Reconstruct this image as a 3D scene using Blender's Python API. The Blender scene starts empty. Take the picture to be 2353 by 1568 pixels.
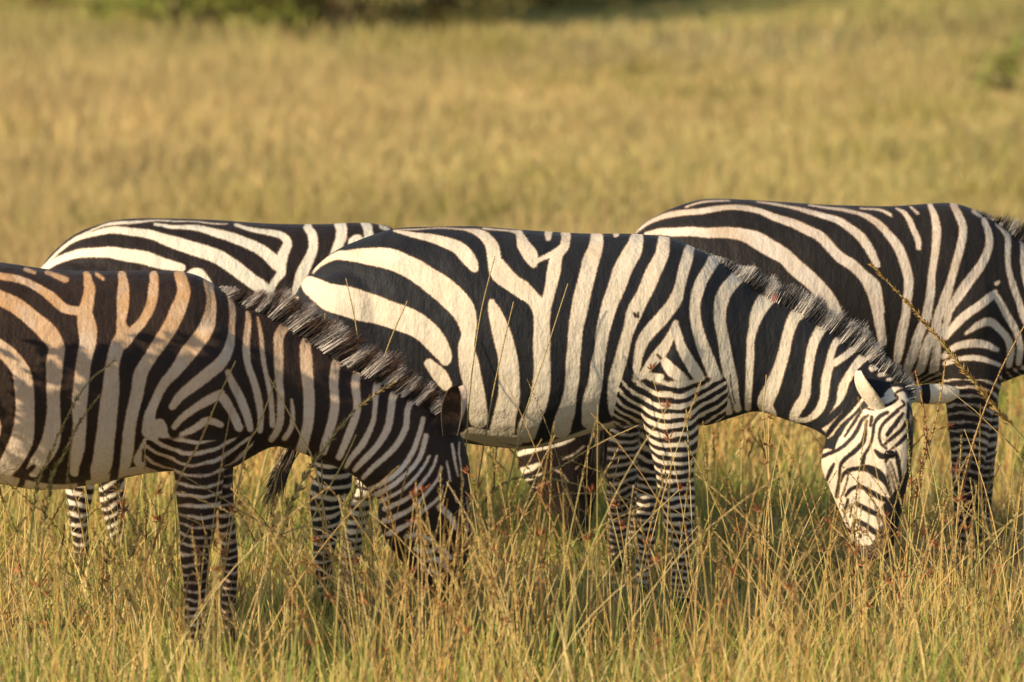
import bpy, math, random
import numpy as np
from mathutils import Vector, Matrix

rng = np.random.default_rng(7)
random.seed(7)
S = bpy.context.scene
COL = S.collection

# ------------------------------------------------------------------ camera
CAM_H = 3.7
FPX = 16250.0                      # focal length in pixels of a 2353 px wide frame
PITCH = math.radians(6.27)
cam_d = bpy.data.cameras.new('camera')
cam = bpy.data.objects.new('camera', cam_d)
COL.objects.link(cam)
cam.location = (0, 0, CAM_H)
cam.rotation_euler = (math.pi / 2 - PITCH, 0, 0)
cam_d.sensor_width = 36
cam_d.lens = 36 * FPX / 2353
cam_d.clip_start = 0.5
cam_d.clip_end = 5000
cam_d.dof.use_dof = True
cam_d.dof.focus_distance = 24.75
cam_d.dof.aperture_fstop = 2.7
S.camera = cam

# ------------------------------------------------------------------ light
SUN_AZ = math.radians(58)          # left of the viewing direction, behind the camera
SUN_EL = math.radians(25)
sun_dir = Vector((-math.sin(SUN_AZ) * math.cos(SUN_EL), -math.cos(SUN_AZ) * math.cos(SUN_EL), math.sin(SUN_EL)))
W = bpy.data.worlds.new('World')
S.world = W
W.use_nodes = True
nt = W.node_tree
sky = nt.nodes.new('ShaderNodeTexSky')
sky.sky_type = 'NISHITA'
sky.sun_disc = False
sky.sun_elevation = SUN_EL
sky.sun_rotation = math.pi + SUN_AZ
bg = nt.nodes['Background']
bg.inputs['Strength'].default_value = 0.12
nt.links.new(sky.outputs['Color'], bg.inputs['Color'])
sl = bpy.data.lights.new('sun', 'SUN')
sl.energy = 4.8
sl.angle = math.radians(0.5)
sl.color = (1.0, 0.80, 0.55)
so = bpy.data.objects.new('sun', sl)
COL.objects.link(so)
so.rotation_euler = (-sun_dir).to_track_quat('-Z', 'Y').to_euler()
so.location = (-8, -2, 10)
S.view_settings.view_transform = 'Standard'
S.view_settings.look = 'None'
S.view_settings.gamma = 1.0
S.view_settings.exposure = 0.28

# ------------------------------------------------------------------ helpers
cp, sp = math.cos(PITCH), math.sin(PITCH)

def w2p(P):
    """world points (n,3) -> design-sheet pixels (n,2)"""
    P = np.asarray(P, float)
    zc = P[:, 1] * cp + (CAM_H - P[:, 2]) * sp
    yc = (CAM_H - P[:, 2]) * cp - P[:, 1] * sp
    return np.stack([1176.5 + FPX * P[:, 0] / zc, 784 + FPX * yc / zc], 1)

def p2w(x, y, D):
    """design-sheet pixel -> point on the upright plane Y = D"""
    a = (x - 1176.5) / FPX
    b = (784 - y) / FPX
    dx, dy, dz = a, cp + b * sp, -sp + b * cp
    t = D / dy
    return np.array([dx * t, D, CAM_H + dz * t])

def prop(o, label=None, cat=None, group=None, kind=None):
    if label: o['label'] = label
    if cat: o['category'] = cat
    if group: o['group'] = group
    if kind: o['kind'] = kind
    return o

def mesh_obj(name, V, F, mat, parent=None, smooth=True, attrs=None, colors=None, loc=None):
    """F: (n,3) or (n,4) index array, or a list of such arrays"""
    V = np.asarray(V, np.float32)
    if not isinstance(F, (list, tuple)): F = [F]
    me = bpy.data.meshes.new(name)
    if loc is not None: V = V - np.asarray(loc, np.float32)
    me.vertices.add(len(V))
    me.vertices.foreach_set('co', V.ravel())
    F = [np.asarray(f, np.int32) for f in F if len(f)]
    nl = sum(f.size for f in F)
    me.loops.add(nl)
    me.loops.foreach_set('vertex_index', np.concatenate([f.ravel() for f in F]))
    tot = np.concatenate([np.full(len(f), f.shape[1], np.int32) for f in F])
    start = np.concatenate([[0], np.cumsum(tot)[:-1]]).astype(np.int32)
    me.polygons.add(len(tot))
    me.polygons.foreach_set('loop_start', start)
    try: me.polygons.foreach_set('loop_total', tot)
    except Exception: pass
    me.polygons.foreach_set('use_smooth', np.full(len(tot), smooth, bool))
    me.update(calc_edges=True)
    me.validate()
    for k, a in (attrs or {}).items():
        at = me.attributes.new(k, 'FLOAT', 'POINT')
        at.data.foreach_set('value', np.asarray(a, np.float32))
    if colors is not None:
        at = me.attributes.new('tint', 'FLOAT_COLOR', 'POINT')
        c = np.ones((len(V), 4), np.float32)
        c[:, :3] = colors
        at.data.foreach_set('color', c.ravel())
    me.materials.append(mat)
    o = bpy.data.objects.new(name, me)
    COL.objects.link(o)
    if parent is not None:
        o.parent = parent
    elif loc is not None:
        o.location = loc
    return o

def empty(name, loc):
    o = bpy.data.objects.new(name, None)
    o.empty_display_size = 0.2
    o.location = loc
    COL.objects.link(o)
    return o

def nodes(name):
    m = bpy.data.materials.new(name)
    m.use_nodes = True
    n = m.node_tree.nodes
    return m, n, m.node_tree.links, n['Principled BSDF']

def N(n, t, **kw):
    o = n.new(t)
    for k, v in kw.items(): setattr(o, k, v)
    return o

def mixc(n, l, fac, a, b, mode='MIX'):
    m = N(n, 'ShaderNodeMix', data_type='RGBA', blend_type=mode)
    for sock, v in ((m.inputs[0], fac), (m.inputs[6], a), (m.inputs[7], b)):
        if hasattr(v, 'links'): l.new(v, sock)
        elif isinstance(v, (int, float)): sock.default_value = v
        else: sock.default_value = (*v, 1)
    return m.outputs[2]

# ------------------------------------------------------------------ materials
def coat_material(name, white, dust, dark, dark2, dust_z, fringe=(.20, .125, .07), fur=1.0, dlo=.3, dhi=.7):
    m, n, l, b = nodes(name)
    at = N(n, 'ShaderNodeAttribute', attribute_name='stripe')
    tc = N(n, 'ShaderNodeTexCoord')
    n1 = N(n, 'ShaderNodeTexNoise'); n1.inputs['Scale'].default_value = 95; n1.inputs['Detail'].default_value = 3
    l.new(tc.outputs['Object'], n1.inputs['Vector'])
    sub = N(n, 'ShaderNodeMath', operation='MULTIPLY_ADD'); sub.inputs[1].default_value = 4.4; sub.inputs[2].default_value = -2.2
    l.new(n1.outputs['Fac'], sub.inputs[0])
    add = N(n, 'ShaderNodeMath', operation='ADD')
    l.new(at.outputs['Fac'], add.inputs[0]); l.new(sub.outputs[0], add.inputs[1])
    def step(a, c):
        q = N(n, 'ShaderNodeMapRange', interpolation_type='SMOOTHSTEP')
        q.inputs['From Min'].default_value = a; q.inputs['From Max'].default_value = c
        l.new(add.outputs[0], q.inputs['Value'])
        return q.outputs[0]
    t1, t2 = step(-3.0, 1.2), step(-1.2, 3.0)
    # dust on the back, in blotches
    n2 = N(n, 'ShaderNodeTexNoise'); n2.inputs['Scale'].default_value = 9; n2.inputs['Detail'].default_value = 5
    l.new(tc.outputs['Object'], n2.inputs['Vector'])
    sx = N(n, 'ShaderNodeSeparateXYZ'); l.new(tc.outputs['Object'], sx.inputs[0])
    dz = N(n, 'ShaderNodeMapRange'); dz.inputs['From Min'].default_value = dust_z - 0.35; dz.inputs['From Max'].default_value = dust_z + 0.25
    l.new(sx.outputs['Z'], dz.inputs['Value'])
    n2m = N(n, 'ShaderNodeMapRange'); n2m.inputs['From Min'].default_value = dlo; n2m.inputs['From Max'].default_value = dhi
    l.new(n2.outputs['Fac'], n2m.inputs['Value'])
    mm = N(n, 'ShaderNodeMath', operation='MULTIPLY'); l.new(dz.outputs[0], mm.inputs[0]); l.new(n2m.outputs[0], mm.inputs[1])
    wcol = mixc(n, l, mm.outputs[0], white, dust)
    # fine hair mottling
    n3 = N(n, 'ShaderNodeTexNoise'); n3.inputs['Scale'].default_value = 120; n3.inputs['Detail'].default_value = 4
    mp = N(n, 'ShaderNodeMapping'); mp.inputs['Scale'].default_value = (1, 1, 0.45)
    l.new(tc.outputs['Object'], mp.inputs[0]); l.new(mp.outputs[0], n3.inputs['Vector'])
    n3m = N(n, 'ShaderNodeMapRange'); n3m.inputs['From Min'].default_value = 0.3; n3m.inputs['From Max'].default_value = 0.75
    n3m.inputs['To Min'].default_value = 0.0; n3m.inputs['To Max'].default_value = 0.32
    l.new(n3.outputs['Fac'], n3m.inputs['Value'])
    wc = mixc(n, l, n3m.outputs[0], wcol, tuple(0.6 * c for c in dust))
    dc = mixc(n, l, n2.outputs['Fac'], dark, dark2)
    col = mixc(n, l, t2, mixc(n, l, t1, wc, fringe), dc)
    l.new(col, b.inputs['Base Color'])
    b.inputs['Roughness'].default_value = 0.62
    b.inputs['Specular IOR Level'].default_value = 0.22
    b.inputs['Sheen Weight'].default_value = 0.03
    b.inputs['Sheen Roughness'].default_value = 0.5
    bp = N(n, 'ShaderNodeBump'); bp.inputs['Strength'].default_value = 0.35; bp.inputs['Distance'].default_value = 0.006
    n4 = N(n, 'ShaderNodeTexNoise'); n4.inputs['Scale'].default_value = 9; n4.inputs['Detail'].default_value = 3
    mp4 = N(n, 'ShaderNodeMapping'); mp4.inputs['Scale'].default_value = (1.6, 1, 0.6)
    l.new(tc.outputs['Object'], mp4.inputs[0]); l.new(mp4.outputs[0], n4.inputs['Vector'])
    bp4 = N(n, 'ShaderNodeBump'); bp4.inputs['Strength'].default_value = 0.42; bp4.inputs['Distance'].default_value = 0.035
    n5 = N(n, 'ShaderNodeTexNoise'); n5.inputs['Scale'].default_value = 55; n5.inputs['Detail'].default_value = 2
    l.new(tc.outputs['Object'], n5.inputs['Vector'])
    bp5 = N(n, 'ShaderNodeBump'); bp5.inputs['Strength'].default_value = 0.17 * fur; bp5.inputs['Distance'].default_value = 0.008
    l.new(n4.outputs['Fac'], bp4.inputs['Height']); l.new(bp4.outputs[0], bp5.inputs['Normal'])
    l.new(n5.outputs['Fac'], bp5.inputs['Height']); l.new(bp5.outputs[0], bp.inputs['Normal'])
    l.new(n3.outputs['Fac'], bp.inputs['Height']); l.new(bp.outputs[0], b.inputs['Normal'])
    return m

def tint_material(name, rough=0.7, transl=0.0, spec=0.25):
    m, n, l, b = nodes(name)
    at = N(n, 'ShaderNodeAttribute', attribute_name='tint')
    l.new(at.outputs['Color'], b.inputs['Base Color'])
    b.inputs['Roughness'].default_value = rough
    b.inputs['Specular IOR Level'].default_value = spec
    if transl > 0:
        t = N(n, 'ShaderNodeBsdfTranslucent'); l.new(at.outputs['Color'], t.inputs['Color'])
        mx = N(n, 'ShaderNodeMixShader'); mx.inputs[0].default_value = transl
        l.new(b.outputs[0], mx.inputs[1]); l.new(t.outputs[0], mx.inputs[2])
        l.new(mx.outputs[0], n['Material Output'].inputs['Surface'])
    return m

M_GRASS = tint_material('grass_blades', 0.6, 0.22, 0.3)
M_SEED = tint_material('grass_seed', 0.75, 0.15, 0.2)
M_HAIR = tint_material('mane_hair', 0.55, 0.12, 0.3)
M_LEAF = tint_material('leaf', 0.55, 0.25, 0.3)
M_BARK = tint_material('bark', 0.9, 0, 0.2)

m, n, l, b = nodes('eye_gloss')
b.inputs['Base Color'].default_value = (0.012, 0.008, 0.006, 1); b.inputs['Roughness'].default_value = 0.08
M_EYE = m

m, n, l, b = nodes('raw_wound')
wn = N(n, 'ShaderNodeTexNoise'); wn.inputs['Scale'].default_value = 120
l.new(mixc(n, l, wn.outputs['Fac'], (.42, .05, .025), (.20, .02, .015)), b.inputs['Base Color']); b.inputs['Roughness'].default_value = 0.4
M_WOUND = m

m, n, l, b = nodes('savanna_soil')
tc = N(n, 'ShaderNodeTexCoord')
a1 = N(n, 'ShaderNodeTexNoise'); a1.inputs['Scale'].default_value = 0.35; a1.inputs['Detail'].default_value = 6
a2 = N(n, 'ShaderNodeTexNoise'); a2.inputs['Scale'].default_value = 6; a2.inputs['Detail'].default_value = 8
l.new(tc.outputs['Object'], a1.inputs['Vector']); l.new(tc.outputs['Object'], a2.inputs['Vector'])
c1 = mixc(n, l, a1.outputs['Fac'], (0.46, 0.36, 0.15), (0.38, 0.33, 0.11))
c2 = mixc(n, l, a2.outputs['Fac'], c1, (0.26, 0.17, 0.07))
l.new(c2, b.inputs['Base Color']); b.inputs['Roughness'].default_value = 0.95
bp = N(n, 'ShaderNodeBump'); bp.inputs['Strength'].default_value = 0.6; bp.inputs['Distance'].default_value = 0.05
l.new(a2.outputs['Fac'], bp.inputs['Height']); l.new(bp.outputs[0], b.inputs['Normal'])
M_SOIL = m

# ------------------------------------------------------------------ ground
def ground_z(x, y):
    return (0.03 * np.sin(x * 0.9 + 1) * np.sin(y * 0.5) + 0.05 * np.sin(x * 0.17 + y * 0.11)) * np.clip((y - 27) / 8, 0, 1)

gx = np.concatenate([-np.geomspace(1500, 16, 14), np.linspace(-14, 14, 57), np.geomspace(16, 1500, 14)])
gy = np.concatenate([-np.geomspace(400, 10, 8), np.linspace(-6, 90, 193), np.geomspace(95, 3500, 22)])
X, Y = np.meshgrid(gx, gy)
Vg = np.stack([X.ravel(), Y.ravel(), ground_z(X, Y).ravel()], 1)
nx = len(gx)
ii = (np.arange(len(gy) - 1)[:, None] * nx + np.arange(nx - 1)[None]).ravel()
prop(mesh_obj('ground', Vg, np.stack([ii, ii + 1, ii + nx + 1, ii + nx], 1), M_SOIL), kind='structure')

# ------------------------------------------------------------------ zebra building
def catmull(P, sub):
    P = np.asarray(P, float)
    out = []
    n = len(P)
    for i in range(n - 1):
        p0 = P[max(i - 1, 0)]; p1 = P[i]; p2 = P[i + 1]; p3 = P[min(i + 2, n - 1)]
        for t in np.linspace(0, 1, sub, endpoint=False):
            out.append(0.5 * ((2 * p1) + (-p0 + p2) * t + (2 * p0 - 5 * p1 + 4 * p2 - p3) * t * t + (-p0 + 3 * p1 - 3 * p2 + p3) * t ** 3))
    out.append(P[-1])
    return np.array(out)

def loft(stations, D, sub=6, ring=32, pw=2.0, egg=0.0, capk=0.55):
    """stations: Tx Ty Bx By halfwidth dy [yaw]; returns closed tube (V, quads, tris)"""
    st = [list(s) + [0.0] * (7 - len(s)) for s in stations]
    P = catmull(st, sub)
    C, A = [], []
    for s in P:
        d = D + s[5]
        T = p2w(s[0], s[1], d); B = p2w(s[2], s[3], d)
        c = (T + B) / 2; a = (T - B) / 2
        if s[6]:
            y = math.radians(s[6])
            a = np.array([a[0], -a[0] * math.tan(y), a[2]])
        C.append(c); A.append(a)
    C = np.array(C); A = np.array(A)
    Tn = np.gradient(C, axis=0)
    Tn /= np.linalg.norm(Tn, axis=1)[:, None] + 1e-9
    Wd = np.cross(Tn, A)
    Wd /= np.linalg.norm(Wd, axis=1)[:, None] + 1e-9
    # keep one sense
    for i in range(1, len(Wd)):
        if np.dot(Wd[i], Wd[i - 1]) < 0: Wd[i] *= -1
    hw = np.maximum(P[:, 4], 0.004)
    ph = np.linspace(0, 2 * np.pi, ring, endpoint=False)
    cs, sn = np.cos(ph), np.sin(ph)
    ca = np.sign(cs) * np.abs(cs) ** (2 / pw); sa = np.sign(sn) * np.abs(sn) ** (2 / pw)
    wf = 1 - egg * cs
    V = C[:, None, :] + A[:, None, :] * ca[None, :, None] + (Wd * hw[:, None])[:, None, :] * (sa * wf)[None, :, None]
    V = V.reshape(-1, 3)
    m = len(P)
    i = np.arange(m - 1)[:, None] * ring; j = np.arange(ring)[None]; j2 = (j + 1) % ring
    Q = np.stack([i + j, i + j2, i + ring + j2, i + ring + j], 2).reshape(-1, 4)
    c0 = C[0] - Tn[0] * capk * min(hw[0], np.linalg.norm(A[0])); c1 = C[-1] + Tn[-1] * capk * min(hw[-1], np.linalg.norm(A[-1]))
    V = np.concatenate([V, [c0, c1]])
    k = np.arange(ring); k2 = (k + 1) % ring
    T0 = np.stack([k2, k, np.full(ring, m * ring)], 1)
    T1 = np.stack([(m - 1) * ring + k, (m - 1) * ring + k2, np.full(ring, m * ring + 1)], 1)
    return V, Q, np.concatenate([T0, T1])

def ellipsoid(x, y, D, dy, rx, ry, rz, rot=0, nu=20, nv=14):
    u = np.linspace(0, 2 * np.pi, nu, endpoint=False); v = np.linspace(0, np.pi, nv)
    c = p2w(x, y, D + dy)
    pts = np.array([[rx * math.sin(b) * math.cos(a), ry * math.sin(b) * math.sin(a), rz * math.cos(b)] for b in v for a in u])
    r = math.radians(rot)
    R = np.array([[math.cos(r), 0, math.sin(r)], [0, 1, 0], [-math.sin(r), 0, math.cos(r)]])
    V = pts @ R.T + c
    i = np.arange(nv - 1)[:, None] * nu; j = np.arange(nu)[None]; j2 = (j + 1) % nu
    Q = np.stack([i + j, i + nu + j, i + nu + j2, i + j2], 2).reshape(-1, 4)
    return V, Q, np.zeros((0, 3), int)

def remesh(parts, voxel, smooth_it):
    Vs, Qs, Ts, k = [], [], [], 0
    for V, Q, T in parts:
        Vs.append(V); Qs.append(Q + k); Ts.append(T + k); k += len(V)
    tmp = mesh_obj('tmp', np.concatenate(Vs), [np.concatenate(Qs), np.concatenate(Ts)], M_EYE)
    # consistent outward normals per island
    import bmesh
    bm = bmesh.new(); bm.from_mesh(tmp.data); bmesh.ops.recalc_face_normals(bm, faces=bm.faces); bm.to_mesh(tmp.data); bm.free()
    r = tmp.modifiers.new('r', 'REMESH'); r.mode = 'VOXEL'; r.voxel_size = voxel; r.adaptivity = 0
    s = tmp.modifiers.new('s', 'SMOOTH'); s.factor = 0.5; s.iterations = smooth_it
    dg = bpy.context.evaluated_depsgraph_get()
    me = bpy.data.meshes.new_from_object(tmp.evaluated_get(dg))
    V = np.empty(len(me.vertices) * 3, np.float32); me.vertices.foreach_get('co', V); V = V.reshape(-1, 3).astype(float)
    lt = np.empty(len(me.polygons), np.int32); me.polygons.foreach_get('loop_total', lt)
    li = np.empty(len(me.loops), np.int32); me.loops.foreach_get('vertex_index', li)
    ls = np.empty(len(me.polygons), np.int32); me.polygons.foreach_get('loop_start', ls)
    Q = np.stack([li[ls[lt == 4] + q] for q in range(4)], 1)
    T = np.stack([li[ls[lt == 3] + q] for q in range(3)], 1) if (lt == 3).any() else np.zeros((0, 3), int)
    d = tmp.data
    bpy.data.objects.remove(tmp); bpy.data.meshes.remove(d); bpy.data.meshes.remove(me)
    return V, Q, T

CROP = dict(v=(0, 0, 1), c1=(0, 551.5, .38093), c2=(551.5, 569.9, .38093), c3=(643.4, 496.3, .38093), c4=(1148.9, 496.3, .38093),
            c5=(1654.5, 588.2, .38093), c6=(1746.4, 422.8, .38105), ch=(1801.5, 808.8, .32251), c7=(1424.7, 432, .39454),
            c8=(73.5, 478, .39062), c9=(1149, 965, .38458), c10=(349.3, 965, .38452),
            ha=(808.8, 864, .32826), hb=(1875, 827.2, .23451), hd=(1139.7, 955.9, .23447))

def strokes(crop, text, grow=0.0):
    ox, oy, k = CROP[crop]
    out = []
    for line in text.strip().splitlines():
        pts = np.array([[float(q) for q in p.split(',')] for p in line.split()])
        if len(pts) == 1: pts = np.concatenate([pts, pts + [[1, 0, 0]]])
        if len(pts) > 2: pts = catmull(pts, 4)
        pts = pts * k + [ox, oy, 0]
        pts[:, 2] = np.maximum(pts[:, 2], 0.5) + grow
        out.append(pts)
    return out

def sd_strokes(P, sts):
    f = np.full(len(P), 1e3)
    for s in sts:
        mg = 60 + s[:, 2].max() / 2
        lo = s[:, :2].min(0) - mg; hi = s[:, :2].max(0) + mg
        idx = np.nonzero(((P > lo) & (P < hi)).all(1))[0]
        if not len(idx): continue
        p = P[idx]
        g = f[idx]
        for a, b in zip(s[:-1], s[1:]):
            d = b[:2] - a[:2]; L = max(d @ d, 1e-6)
            t = np.clip(((p - a[:2]) @ d) / L, 0, 1)
            q = p - a[:2] - t[:, None] * d
            g = np.minimum(g, np.sqrt((q * q).sum(1)) - (a[2] + t * (b[2] - a[2])) / 2)
        f[idx] = g
    return f

def wob(P, s, seed):
    r = np.random.default_rng(seed)
    o = np.zeros(len(P))
    for k in range(5):
        d = r.normal(size=3) * s
        o += np.sin(P @ d + r.uniform(0, 6.28))
    return o / 2.2

def leg_field(V, leg, D, seed):
    """horizontal bands down one leg; returns field, weight"""
    st = np.array([list(s[:6]) for s in leg['st']], float)
    st = catmull(st, 6)
    C = np.array([(p2w(s[0], s[1], D + s[5]) + p2w(s[2], s[3], D + s[5])) / 2 for s in st])
    R = np.array([np.linalg.norm(p2w(s[0], s[1], D) - p2w(s[2], s[3], D)) / 2 for s in st])
    U = np.array([(p2w(s[0], s[1], D) - p2w(s[2], s[3], D)) for s in st]); U /= np.linalg.norm(U, axis=1)[:, None]
    seg = np.linalg.norm(np.diff(C, axis=0), axis=1); cum = np.concatenate([[0], np.cumsum(seg)])
    best = np.full(len(V), 1e9); sarc = np.zeros(len(V)); rad = np.ones(len(V)); uu = np.zeros(len(V))
    for i in range(len(C) - 1):
        d = C[i + 1] - C[i]; L = d @ d + 1e-12
        t = ((V - C[i]) @ d) / L
        if i > 0: t = np.maximum(t, 0)
        if i < len(C) - 2: t = np.minimum(t, 1)
        q = V - C[i] - t[:, None] * d
        dd = np.sqrt((q * q).sum(1))
        mk = dd < best
        best[mk] = dd[mk]; sarc[mk] = cum[i] + t[mk] * seg[i]; rad[mk] = R[i]; uu[mk] = (q @ U[i])[mk]
    s0 = leg['t0']
    side_ok = (np.sign(V[:, 1] - D) == np.sign(leg['dy'])) | (np.abs(V[:, 1] - D) < 0.03)
    w = np.clip((sarc - s0) / 0.03, 0, 1) * (best < rad * 1.7 + 0.03) * side_ok
    s = sarc - s0
    tot = cum[-1] - s0
    pa, pb = leg.get('per', (0.040, 0.024))
    ph = s + leg.get('tilt', 0.1) * uu + leg.get('curv', 2.5) * uu * uu + 0.005 * wob(V, 22, seed) + 0.0025 * wob(V, 70, seed + 1)
    # spacing shrinks linearly down the leg
    k = (pb - pa) / max(tot, 0.1)
    x = np.maximum(pa + k * ph, 0.012)
    phase = np.log(x / pa) / k
    per = x
    f = (np.sin(2 * np.pi * phase + leg.get('ph0', 0)) + leg.get('bias', 0.1) + 0.25 * wob(V, 14, seed + 2)) * per / 6.28 * 1.1 * 650
    # hoof
    hz = 0.055
    f = np.where(V[:, 2] < hz, 20, f)
    return f, w

def hairs(roots, dirs, lens, wid, tint0, tint1, curl=0.25, K=4):
    n = len(roots)
    t = np.linspace(0, 1, K)
    side = np.cross(dirs, rng.normal(size=(n, 3))); side /= np.linalg.norm(side, axis=1)[:, None] + 1e-9
    bend = rng.normal(size=(n, 3)) * curl * lens[:, None]
    c = roots[:, None] + dirs[:, None] * (lens[:, None] * t)[..., None] + bend[:, None] * (t ** 2)[None, :, None]
    w = wid[:, None] * (1 - 0.85 * t)[None]
    Vv = np.stack([c - side[:, None] * w[..., None] / 2, c + side[:, None] * w[..., None] / 2], 2)   # n K 2 3
    tc_ = np.clip((t - .4) / .6, 0, 1)
    cc = tint0[:, None] * (1 - tc_)[None, :, None] + tint1[:, None] * tc_[None, :, None]
    cc = np.repeat(cc[:, :, None], 2, 2)
    b = (np.arange(n) * K * 2)[:, None] + (np.arange(K - 1) * 2)[None]
    Q = np.stack([b, b + 1, b + 3, b + 2], 2).reshape(-1, 4)
    return Vv.reshape(-1, 3), Q, cc.reshape(-1, 3)

def ear(base, tip, open_dir, width, thick=0.008, depth=0.03, nu=12, nv=14):
    """leaf-shaped cupped ear from base to tip; returns V,Q, inner flag, t along"""
    base = np.array(base); tip = np.array(tip); ax = tip - base; L = np.linalg.norm(ax); ax /= L
    od = np.array(open_dir, float); od -= ax * (od @ ax); od /= np.linalg.norm(od)
    sd = np.cross(ax, od)
    Vs, inn, tt = [], [], []
    for layer in (0, 1):
        for i in range(nv):
            t = i / (nv - 1)
            w = width * (0.55 + 0.9 * t - 0.2 * t * t) * max(1 - t ** 2.4, 0.0) ** .72 * 0.95 + 0.002
            for j in range(nu):
                s = j / (nu - 1) * 2 - 1
                ang = s * 1.35 * (1 - 0.45 * t)
                rad = w / 2 / max(math.sin(1.35 * (1 - .45 * t)), .3)
                p = base + ax * L * t + sd * rad * math.sin(ang) - od * rad * (math.cos(ang) - 0.55) + od * (thick if layer else 0) * (1 - s ** 4) - od * 0.03 * math.sin(t * 3.14) * L
                Vs.append(p); inn.append(layer * (1 - abs(s) ** 3)); tt.append(t)
    m = nu * nv
    i = (np.arange(nv - 1)[:, None] * nu + np.arange(nu - 1)[None]).ravel()
    Q = np.stack([i, i + 1, i + nu + 1, i + nu], 1)
    Q = np.concatenate([Q, Q[:, ::-1] + m])
    # close the rim
    rim = [k * nu for k in range(nv)] + [(nv - 1) * nu + k for k in range(1, nu)] + [k * nu + nu - 1 for k in range(nv - 2, -1, -1)]
    rim = np.array(rim)
    Q = np.concatenate([Q, np.stack([rim[:-1], rim[1:], rim[1:] + m, rim[:-1] + m], 1)])
    return np.array(Vs), Q, np.array(inn), np.array(tt)

def build_zebra(z):
    D = z['D']
    parts = []
    for lf in z['lofts']:
        parts.append(loft(lf['st'], D, pw=lf.get('pw', 2.0), egg=lf.get('egg', 0)))
    for lg in z['legs']:
        parts.append(loft(lg['st'], D))
    for e in z.get('muscles', []):
        parts.append(ellipsoid(e[0], e[1], D, *e[2:]))
    V, Q, T = remesh(parts, z.get('voxel', 0.0075), z.get('smooth', 14))
    # coat pattern, the same on both flanks
    PV = V.copy(); PV[:, 1] = D - np.abs(V[:, 1] - D)
    if 'head_plane' in z:                      # the turned head mirrors about its own mid-plane
        hx, hy, hdy, yaw, r = z['head_plane']
        c = p2w(hx, hy, D + hdy)
        nrm = np.array([math.sin(math.radians(yaw)), math.cos(math.radians(yaw)), 0])
        inh = (np.abs(V - c) < r).all(1) & (w2p(V)[:, 1] > z['head_top'](w2p(V)[:, 0]))
        d = (V - c) @ nrm
        H = V.copy(); far = d > 0
        H[far] -= 2 * d[far][:, None] * nrm
        PV[inh] = H[inh]
    P = w2p(PV)
    P = P + np.stack([wob(V, 25, 3), wob(V, 25, 4)], 1) * 0.9
    f = np.full(len(V), 60.0)
    for op, sts in z['coat']:
        d = sd_strokes(P, sts)
        f = np.minimum(f, d) if op == 'w' else (np.maximum(f, -d) if op == 'd' else np.where(d < 0, .7, f))
    for i, lg in enumerate(z['legs']):
        g, w = leg_field(V, lg, D, 50 + i * 7 + z['seed'])
        f = f * (1 - w) + g * w
    f = np.clip(f, -40, 40)
    base = np.array(z['base'])
    root = empty('zebra', base)
    prop(root, z['label'], 'zebra', 'zebras grazing side by side in the tall grass')
    # ears join the body mesh
    allV, allQ, allf = [V], [Q], [f]
    k = len(V)
    for e in z.get('ears', []):
        eb = p2w(*e['base'], D + e['bdy']); et = p2w(*e['tip'], D + e['tdy'])
        Ve, Qe, inn, tt = ear(eb, et, e['open'], e['w'])
        allV.append(Ve); allQ.append(Qe + k); k += len(Ve)
        fe = np.where(inn > 0.35, e.get('inner', .8) + e.get('ribs', 3) * np.sin(tt * 15), -12.0)
        for (a, b2) in e.get('bands', []):
            fe = np.where((tt > a) & (tt < b2) & (inn < .35), 14, fe)
        allf.append(fe)
    body = mesh_obj('body', np.concatenate(allV), [np.concatenate(allQ)] + ([T] if len(T) else []), z['mat'], root, attrs={'stripe': np.concatenate(allf)}, loc=base)
    # eye
    Pf = w2p(V)
    for (ex, ey) in z.get('eyes', []):
        near = np.nonzero(np.hypot(Pf[:, 0] - ex, Pf[:, 1] - ey) < 8)[0]
        q = V[near[np.argmin(V[near, 1])]]
        u = np.linspace(0, 2 * np.pi, 16, endpoint=False); v = np.linspace(0, np.pi, 10)
        pts = np.array([[.021 * math.sin(b) * math.cos(a), .014 * math.sin(b) * math.sin(a), .015 * math.cos(b)] for b in v for a in u]) + q + [0, 0.003, 0]
        i = np.arange(9)[:, None] * 16; j = np.arange(16)[None]; j2 = (j + 1) % 16
        mesh_obj('eye', pts, np.stack([i + j, i + 16 + j, i + 16 + j2, i + j2], 2).reshape(-1, 4), M_EYE, root, loc=base)
    for (wx, wy, ww, wh) in z.get('wounds', []):
        dd = np.hypot(Pf[:, 0] - wx, Pf[:, 1] - wy); near = np.nonzero(dd < dd.min() + 4)[0]
        q = V[near[np.argmin(V[near, 1])]]
        We, Qe, _ = ellipsoid(0, 0, 1, 0, ww, .012, wh, 12)
        We = We - p2w(0, 0, 1) + q
        We += np.stack([wob(We, 90, 8), 0 * We[:, 0], wob(We, 90, 9)], 1) * .003
        mesh_obj('wound', We, Qe, M_WOUND, root, loc=base)
    # mane
    mn = z['mane']
    pts = catmull(np.array(mn['crest'], float), 10)
    L = np.concatenate([[0], np.cumsum(np.hypot(*np.diff(pts[:, :2], axis=0).T))])
    nh = mn['n']
    u = rng.uniform(0, L[-1], nh)
    cx = np.interp(u, L, pts[:, 0]); cy = np.interp(u, L, pts[:, 1]); cl = np.interp(u, L, pts[:, 2]); cdy = np.interp(u, L, pts[:, 3])
    tx = np.interp(u, L, np.gradient(pts[:, 0])); ty = np.interp(u, L, np.gradient(pts[:, 1]))
    tl = np.hypot(tx, ty); tx /= tl; ty /= tl
    across = rng.normal(0, 0.014, nh)
    rt = np.array([p2w(x, y + 5 + abs(a) * 300, D + q + a) for x, y, a, q in zip(cx, cy, across, cdy)])
    lean = mn.get('lean', 0.1)
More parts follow.
